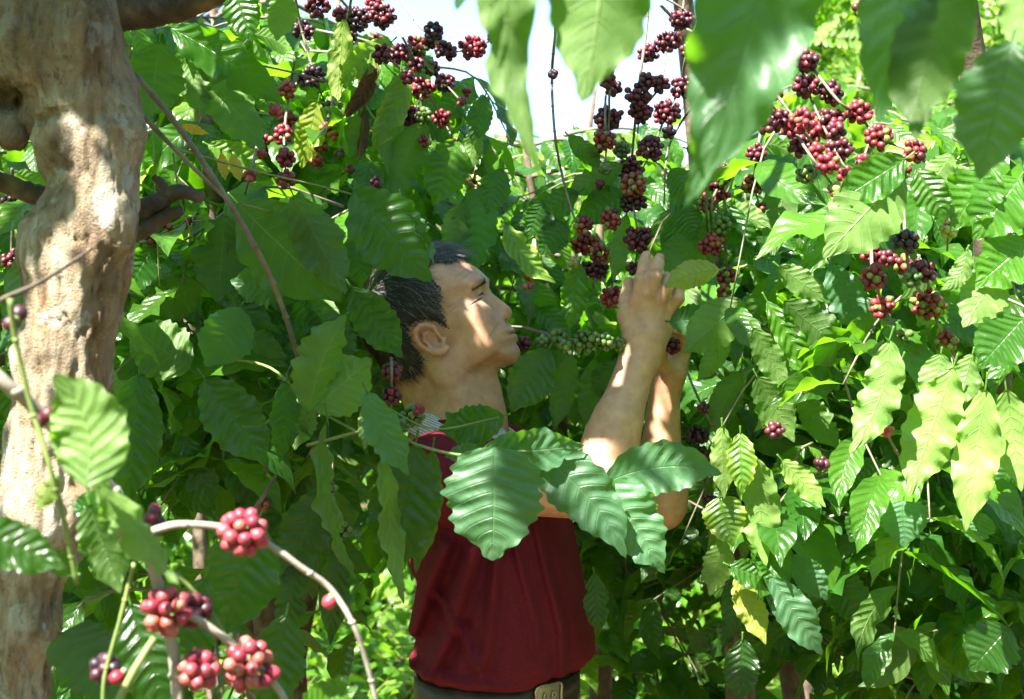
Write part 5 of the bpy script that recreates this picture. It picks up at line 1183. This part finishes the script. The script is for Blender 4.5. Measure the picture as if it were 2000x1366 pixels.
CC = [(1081, 145, 10, 'b'), (1208, 104, 15, 'b'), (1182, 155, 19, 'd'), (1198, 172, 17, 'd'), (1189, 232, 28, 'd'), (1184, 273, 24, 'm'), (1214, 293, 17, 'g'), (1162, 296, 14, 'd'), (1182, 330, 13, 'g'), (1172, 360, 10, 'd'), (1192, 428, 23, 'm'), (1139, 441, 19, 'm'),
 (1267, 104, 21, 'd'), (1246, 185, 25, 'd'), (1253, 217, 25, 'd'), (1263, 158, 17, 'd'), (1290, 165, 18, 'd'), (1305, 81, 26, 'd'), (1331, 37, 22, 'd'), (1344, 98, 15, 'd'), (1329, 170, 23, 'd'), (1302, 222, 28, 'd'), (1307, 259, 14, 'b'), (1272, 291, 28, 'd'), (1233, 330, 29, 'd'),
 (1236, 360, 28, 'm'), (1235, 394, 27, 'b'), (1246, 465, 29, 'd'), (1363, 199, 15, 'b'), (1384, 232, 14, 'r'), (1411, 340, 18, 'd'), (1401, 357, 19, 'd'), (1378, 397, 19, 'm'), (1411, 387, 16, 'r'), (1479, 300, 21, 'd'), (1474, 360, 25, 'm'), (1485, 408, 14, 'd'), (1408, 441, 21, 'g'),
 (1143, 477, 26, 'r'), (1172, 495, 20, 'm'), (1168, 528, 21, 'd'), (1143, 524, 15, 'b'), (1121, 513, 13, 'y'), (1196, 581, 22, 'p'), (1238, 524, 14, 'd'), (1390, 479, 25, 'r'), (1419, 539, 21, 'm'), (1414, 568, 15, 'm'), (1373, 797, 12, 'd'), (1033, 541, 9, 'p'), (1031, 560, 6, 'p'), (1024, 671, 15, 'd')]
clusters(C, [(a, b_, r_, YC + .05 * math.sin(a * .7), k) for a, b_, r_, k in CC])
clusters(C, [(1146, 667, 26, 2.08, 'g'), (1090, 660, 18, 2.1, 'g'), (1182, 668, 18, 2.09, 'g'), (1102, 676, 14, 2.07, 'g'), (1060, 668, 14, 2.1, 'g'), (1210, 672, 14, 2.12, 'g'), (1314, 676, 17, 2.225, 'd'), (1362, 850, 22, 2.3, 'b'), (1372, 890, 18, 2.3, 'b'), (1385, 975, 14, 2.2, 'b')])
leaves(C, 2.2, [
 (988, 434, 1086, 552, 54, 'T', dict(hue=.52, bow=-.14, roll=25, wave=.05)), (1132, 515, 1112, 645, 56, 'T', dict(hue=.28, wave=.07, val=1.2)), (1224, 418, 1198, 552, 40, 'U', dict(hue=.25, val=1.1)), (1378, 442, 1298, 548, 80, 'U', dict(hue=.15, val=1.1, Y=2.24)),
 (1406, 528, 1298, 562, 56, 'U', dict(hue=.62, Y=2.04, bow=.08)), (1308, 628, 1400, 622, 62, 'T', dict(hue=.02, Y=2.12, val=1.1)), (1452, 585, 1335, 690, 92, 'U', dict(hue=.30, val=.9, Y=2.05)), (1425, 660, 1362, 745, 42, 'U', dict(hue=.3, val=1.2)),
 (1445, 725, 1388, 845, 62, 'U', dict(hue=.15)), (1072, 682, 998, 805, 88, 'T', dict(hue=.03, val=1.0, Y=2.08)), (1118, 690, 1082, 842, 52, 'U', dict(hue=.2, val=.7)), (1162, 700, 1140, 835, 46, 'U', dict(hue=.12, val=.8)), (1200, 705, 1160, 770, 50, 'T', dict(hue=.0)),
 (1215, 322, 1105, 380, 56, 'U', dict(hue=.12)), (1228, 378, 1124, 428, 70, 'T', dict(hue=.0, val=.8)), (1130, 375, 1010, 440, 66, 'T', dict(hue=.0, val=.8)), (1105, 435, 1050, 500, 60, 'T', dict(hue=.0, val=.9)), (980, 330, 950, 420, 60, 'T', dict(hue=.0)), (1060, 395, 1030, 470, 50, 'T', dict(hue=.02)),
 (1540, 318, 1508, 505, 74, 'U', dict(hue=.08, val=.8)), (1592, 340, 1580, 505, 58, 'T', dict(hue=.0, val=.7)), (1398, 402, 1505, 442, 62, 'U', dict(hue=.10, val=1.2)), (1420, 400, 1470, 520, 60, 'T', dict(hue=.0, val=.9)), (1330, 400, 1360, 470, 60, 'T', dict(hue=.0)), (1310, 430, 1330, 520, 60, 'T', dict(hue=.0, Y=2.3)),
 (1110, 265, 1180, 330, 40, 'T', dict(hue=.15)), (1340, 290, 1400, 300, 40, 'T', dict(hue=.02, Y=2.1)), (1310, 330, 1360, 400, 60, 'T', dict(hue=.0, Y=2.1)),
 (1472, 890, 1496, 1108, 84, 'U', dict(hue=.38, val=1.15, Y=1.9, wave=.05, curl=.3)), (1410, 832, 1414, 975, 50, 'U', dict(hue=.50, val=.9, Y=1.9)), (1446, 845, 1450, 965, 58, 'T', dict(hue=.38, val=1.2, Y=1.9)), (1526, 898, 1612, 990, 50, 'U', dict(hue=.45, val=1.2, Y=1.92)),
 (1405, 972, 1432, 1068, 84, 'T', dict(hue=.42, Y=1.92, a=.5)), (1415, 1055, 1386, 1166, 60, 'U', dict(hue=.48, val=.8, Y=1.93)), (1422, 1104, 1520, 1142, 56, 'T', dict(hue=.1, val=1.3, Y=1.9)), (1505, 1125, 1606, 1280, 74, 'T', dict(hue=.02, val=1.1, Y=1.9)),
 (1440, 1125, 1496, 1260, 60, 'U', dict(hue=.70, Y=1.92)), (1548, 1082, 1616, 1172, 60, 'T', dict(hue=.0, val=1.3, Y=1.95)), (1622, 1115, 1694, 1218, 80, 'T', dict(hue=.0, val=.9, Y=2.0)), (1450, 1248, 1446, 1372, 70, 'T', dict(hue=.0, val=.6, Y=1.9)), (1160, 1120, 1170, 1240, 50, 'T', dict(hue=.05, Y=2.1))])
filler(C, 90, (940, 1650, 300, 900, 2.35, 2.9), 111, .125, .04, keep=lambda px, py: py > 300)
filler(C, 40, (1160, 1700, 850, 1366, 2.3, 3.0), 112, .12, .04)

# ---- D: the bright tree at the right edge
D = near_tree('bright pale-leaved coffee tree with ripe cherries at the right edge', .78, 2.25, [(.80, 2.35, -.05), (.78, 2.3, .9), (.74, 2.2, 1.6), (.62, 2.0, 2.1), (.45, 1.8, 2.4)], (.035, .024, .01))
YD = 1.78
for pts in ([(1575, -60), (1560, 60), (1575, 168), (1640, 310), (1665, 335)], [(1480, 150), (1514, 182), (1565, 252), (1600, 296), (1622, 330)], [(1540, 80), (1575, 118), (1640, 200), (1676, 222), (1715, 269), (1784, 296)], [(1500, 200), (1548, 252), (1580, 300), (1632, 370)], [(1784, 296), (1830, 330), (1890, 320)],
            [(1760, 300), (1769, 471), (1781, 544), (1815, 593), (1835, 640), (1849, 665), (1900, 760), (1960, 830)], [(1701, 470), (1706, 542), (1727, 599), (1745, 640), (1762, 664), (1800, 730)], [(1735, 506), (1804, 528), (1815, 593)], [(1860, 400), (1853, 448), (1850, 490)], [(1870, 250), (1930, 230), (2010, 200)], [(1686, -30), (1690, 20)],
            [(1731, 800), (1731, 841), (1760, 900)]):
    twig(D, [(a, b_, YD + .05 * math.sin(a * .5) + .012) for a, b_ in pts], .0024, .0013, M_twig)
CD = [(1686, 17, 23, 'm'), (1575, 118, 26, 'd'), (1512, 184, 18, 'r'), (1575, 168, 28, 'd'), (1624, 182, 28, 'd'), (1514, 232, 30, 'd'), (1494, 246, 20, 'd'), (1565, 236, 27, 'r'), (1548, 252, 22, 'r'), (1599, 256, 25, 'r'), (1626, 232, 24, 'd'), (1632, 256, 21, 'd'), (1676, 222, 28, 'r'), (1715, 271, 30, 'm'),
 (1563, 286, 24, 'd'), (1595, 296, 19, 'r'), (1639, 290, 28, 'd'), (1617, 320, 24, 'r'), (1652, 343, 20, 'r'), (1632, 370, 17, 'm'), (1686, 316, 18, 'p'), (1784, 296, 28, 'm'), (1764, 333, 18, 'm'), (1575, 340, 22, 'g'), (1769, 471, 27, 'b'), (1701, 498, 24, 'r'), (1735, 506, 19, 'd'), (1765, 517, 22, 'm'),
 (1804, 528, 28, 'd'), (1706, 542, 29, 'm'), (1781, 544, 20, 'g'), (1727, 601, 28, 'm'), (1815, 593, 36, 'm'), (1762, 664, 24, 'g'), (1849, 665, 24, 'm'), (1853, 448, 20, 'y'), (1731, 841, 16, 'p'), (1514, 841, 20, 'd'), (1605, 905, 16, 'b')]
clusters(D, [(a, b_, r_ * .93, YD + .05 * math.sin(a * .5), k) for a, b_, r_, k in CD])
leaves(D, 1.70, [  # raised val puts sunlit brightness into the leaf colours
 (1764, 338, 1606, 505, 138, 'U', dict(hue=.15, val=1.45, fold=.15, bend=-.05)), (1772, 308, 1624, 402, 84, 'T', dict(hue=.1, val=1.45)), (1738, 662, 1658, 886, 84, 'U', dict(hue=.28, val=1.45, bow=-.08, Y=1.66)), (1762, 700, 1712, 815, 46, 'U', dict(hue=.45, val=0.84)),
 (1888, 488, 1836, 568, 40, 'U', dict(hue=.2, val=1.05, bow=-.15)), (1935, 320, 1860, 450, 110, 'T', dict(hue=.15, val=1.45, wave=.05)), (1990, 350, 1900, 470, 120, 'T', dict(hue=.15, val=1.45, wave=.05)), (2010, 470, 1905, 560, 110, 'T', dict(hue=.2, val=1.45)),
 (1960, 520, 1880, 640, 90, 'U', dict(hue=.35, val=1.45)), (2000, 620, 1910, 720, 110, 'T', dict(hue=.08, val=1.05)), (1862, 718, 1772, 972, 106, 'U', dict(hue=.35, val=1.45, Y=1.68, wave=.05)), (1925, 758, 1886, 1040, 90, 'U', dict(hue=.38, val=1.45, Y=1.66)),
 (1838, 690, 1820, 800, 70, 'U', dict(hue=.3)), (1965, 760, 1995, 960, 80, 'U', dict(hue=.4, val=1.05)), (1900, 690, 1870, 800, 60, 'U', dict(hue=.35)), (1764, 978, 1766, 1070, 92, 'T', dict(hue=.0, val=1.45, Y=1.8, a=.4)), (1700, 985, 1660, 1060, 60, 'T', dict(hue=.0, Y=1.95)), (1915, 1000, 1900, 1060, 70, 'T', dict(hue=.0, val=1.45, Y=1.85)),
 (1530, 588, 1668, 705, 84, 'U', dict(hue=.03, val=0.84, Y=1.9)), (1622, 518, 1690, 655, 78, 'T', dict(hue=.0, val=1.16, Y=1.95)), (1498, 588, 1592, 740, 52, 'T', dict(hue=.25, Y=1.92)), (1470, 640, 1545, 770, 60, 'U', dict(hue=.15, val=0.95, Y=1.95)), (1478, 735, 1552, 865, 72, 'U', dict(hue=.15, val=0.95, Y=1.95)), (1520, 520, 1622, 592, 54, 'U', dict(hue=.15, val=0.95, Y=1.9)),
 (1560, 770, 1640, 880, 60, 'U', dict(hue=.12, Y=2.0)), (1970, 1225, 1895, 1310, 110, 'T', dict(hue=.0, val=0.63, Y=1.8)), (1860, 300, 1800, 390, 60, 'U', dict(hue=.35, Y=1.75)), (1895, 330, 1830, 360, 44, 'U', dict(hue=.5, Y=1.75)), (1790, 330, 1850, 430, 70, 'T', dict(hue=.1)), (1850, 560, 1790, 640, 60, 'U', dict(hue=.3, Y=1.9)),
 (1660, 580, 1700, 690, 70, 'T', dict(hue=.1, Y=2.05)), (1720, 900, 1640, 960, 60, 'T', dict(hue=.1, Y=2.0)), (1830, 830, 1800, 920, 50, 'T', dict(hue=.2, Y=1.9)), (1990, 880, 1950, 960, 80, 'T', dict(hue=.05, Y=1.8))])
filler(D, 75, (1560, 2100, 230, 1150, 1.95, 2.7), 121, .12, .22)
filler(D, 30, (1640, 2080, 950, 1366, 1.95, 2.6), 122, .13, .02)

# ---- E: big leaves hanging close to the lens from above
E1 = near_tree('nearest coffee tree, its large blurred leaves hanging into the top centre', 1.35, .75, [(1.35, .75, -.05), (1.2, .78, 1.2), (.75, .85, 2.2), (.2, .9, 2.2), (.05, .92, 1.95)], (.03, .022, .006))
leaves(E1, .92, [(1012, -190, 1066, 372, 118, 'U', dict(mat=M_skytint, hue=.20, val=.8, bow=.07, roll=15, tipc=.1, a=.5, bb=1.3)), (1185, -230, 1136, 200, 205, 'U', dict(mat=M_skytint, hue=.18, val=.85, Y=.94, fold=.15, bow=-.03)), (1525, -340, 1340, 402, 240, 'T', dict(mat=M_skytint, hue=.10, val=1.0, Y=.90, bow=.05, a=.7, bb=1.0, fold=.15)), (950, -190, 892, 18, 100, 'T', dict(mat=M_skytint, hue=.0, val=.8, Y=.95))])
twig(E1, [(900, -220, .96), (1100, -260, .95), (1300, -330, .93), (1700, -420, .9)], .0025, .003)
E2 = near_tree('close coffee tree dangling four blurred leaves at the top right corner', 1.25, 1.2, [(1.25, 1.2, -.05), (1.15, 1.2, 1.2), (.9, 1.15, 2.0), (.5, 1.05, 2.1), (.32, 1.0, 1.9)], (.03, .022, .006))
leaves(E2, 1.05, [(1792, -190, 1716, 240, 150, 'T', dict(mat=M_skytint, hue=.10, val=1.2, fold=.2)), (1900, -60, 1788, 275, 148, 'U', dict(mat=M_skytint, hue=.06, val=.7, Y=1.02, bow=.08)), (1975, 85, 1912, 355, 160, 'T', dict(mat=M_skytint, hue=.08, val=.8, Y=1.0, fold=.25)), (2010, -120, 1985, 110, 90, 'U', dict(mat=M_skytint, hue=.15, val=1.1, Y=1.0)), (1760, -150, 1690, 60, 80, 'T', dict(mat=M_skytint, hue=.1, val=1.1, Y=1.1))])
twig(E2, [(1780, -200, 1.06), (1880, -130, 1.05), (1960, 20, 1.04), (1985, 90, 1.03)], .0022, .0016)

# ---- F: the fruiting branch close to the lens at the lower left
Fg = near_tree('foreground coffee branches with big pink-red cherries at the lower left', -.75, .95, [(-.75, .95, -.05), (-.66, .98, .8), (-.52, 1.02, 1.35), (-.44, 1.05, 1.52)], (.026, .018, .006))
YF = 1.12
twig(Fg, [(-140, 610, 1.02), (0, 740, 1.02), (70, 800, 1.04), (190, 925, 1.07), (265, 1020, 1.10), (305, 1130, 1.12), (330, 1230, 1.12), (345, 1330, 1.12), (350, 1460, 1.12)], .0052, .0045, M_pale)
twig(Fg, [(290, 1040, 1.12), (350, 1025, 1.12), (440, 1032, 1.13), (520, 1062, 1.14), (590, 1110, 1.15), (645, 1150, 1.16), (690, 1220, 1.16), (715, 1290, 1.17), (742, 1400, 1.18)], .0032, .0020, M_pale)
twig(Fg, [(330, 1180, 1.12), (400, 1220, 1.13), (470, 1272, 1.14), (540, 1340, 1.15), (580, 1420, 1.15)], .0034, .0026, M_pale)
twig(Fg, [(302, 1246, 1.10), (262, 1310, 1.09), (215, 1400, 1.08)], .0030, .0032, M_gstem, knots=False)
twig(Fg, [(345, 1120, 1.14), (400, 1180, 1.15), (450, 1255, 1.16)], .0018, .0014, M_gstem)
twig(Fg, [(20, 585, .98), (30, 660, .99), (60, 790, 1.0), (100, 920, 1.0), (130, 1040, 1.02), (150, 1140, 1.03)], .0022, .0018, M_gstem)
twig(Fg, [(0, 588, 1.08), (90, 545, 1.10), (182, 484, 1.12)], .0024, .0012, M_dk)
twig(Fg, [(262, 1100, 1.12), (232, 1220, 1.12), (205, 1320, 1.12), (200, 1400, 1.12)], .0018, .0016, M_gstem)
def big_cluster(px, py, r_, Y, kind, n, seed, br=.0056):
    n = int(n * 1.45) if n > 4 else n
    g = np.random.default_rng(seed); c = np.array(P(px, py, Y)); rc = max(r_ / F * Y - br, br * .9); ps = g.normal(size=(n, 3)); ps /= np.linalg.norm(ps, axis=1)[:, None]; ps *= rc * (.8 + .2 * g.random((n, 1)))
    for it in range(80):
        Dm = ps[:, None] - ps[None]; dd = np.linalg.norm(Dm, axis=2) + np.eye(n); ov = np.clip(2 * br - dd, 0, None); ps += (Dm / dd[..., None] * ov[..., None] * .3).sum(1)
        l = np.linalg.norm(ps, axis=1)[:, None]; ps = np.where(l > rc * 1.2, ps / l * rc * 1.2, ps)
    hub = Acc()
    for p in ps: tube(hub, [c, c + p * .6], [.0012, .0009], 5, 2)
    hub.add(SPHL * .0035 + c, SPHLQ); h = hub.build('cherry_cluster', M_gstem, Fg, loc=c)
    pal = PAL[kind]
    for p in ps:
        a = Acc(); berry(a, np.zeros(3), br * (.9 + .2 * g.random()), p + g.normal(size=3) * .001, pal[g.integers(len(pal))], g)
        o = a.build('cherry', M_cherry); o.parent = h; o.location = Vector(p)
big_cluster(475, 1040, 44, YF + .01, 'p', 17, 1); big_cluster(325, 1196, 46, YF - .01, 'p', 15, 2); big_cluster(378, 1192, 34, YF + .03, 'd', 11, 3)
big_cluster(388, 1308, 38, YF, 'p', 12, 4); big_cluster(492, 1300, 50, YF + .02, 'p', 18, 5); big_cluster(205, 1308, 30, YF + .02, 'b', 9, 6); big_cluster(258, 1052, 30, YF - .02, 'p', 4, 7)
big_cluster(238, 1316, 14, YF, 'r', 1, 8); big_cluster(648, 1166, 15, YF + .04, 'p', 1, 9); big_cluster(90, 815, 22, 1.03, 'd', 3, 10); big_cluster(32, 622, 16, 1.05, 'b', 2, 11); big_cluster(302, 1010, 18, YF + .03, 'd', 3, 12)
leaves(Fg, 1.0, [(168, 950, 104, 732, 152, 'U', dict(hue=.22, val=1.25, Y=.98, bow=.14, a=.6, bb=.8, fold=.12, roll=10)), (175, 925, 348, 1142, 76, 'U', dict(hue=.25, val=1.1, Y=1.02, roll=30, bow=-.06)), (112, 935, 72, 1000, 40, 'U', dict(hue=.6, val=.9, Y=1.0)),
 (-60, 1030, 130, 1110, 96, 'T', dict(hue=.04, Y=1.0, val=.5)), (175, 985, 235, 1160, 96, 'U', dict(hue=.02, val=.7, Y=1.16)), (225, 1000, 135, 985, 64, 'T', dict(hue=.0, Y=1.2)), (120, 1235, 240, 1400, 150, 'T', dict(hue=.0, val=.35, Y=1.42, a=.5, mat=M_skytint, roll=30)), (150, 1120, 90, 1080, 50, 'T', dict(hue=.1, Y=1.15)),
 (590, 1390, 700, 1340, 80, 'T', dict(hue=.2, Y=1.2)), (255, 1180, 330, 1400, 130, 'T', dict(hue=.0, val=.6, Y=1.3)), (400, 1130, 330, 1330, 120, 'T', dict(hue=.0, val=.6, Y=1.42)), (560, 1200, 520, 1400, 110, 'T', dict(hue=.0, val=.6, Y=1.6))])
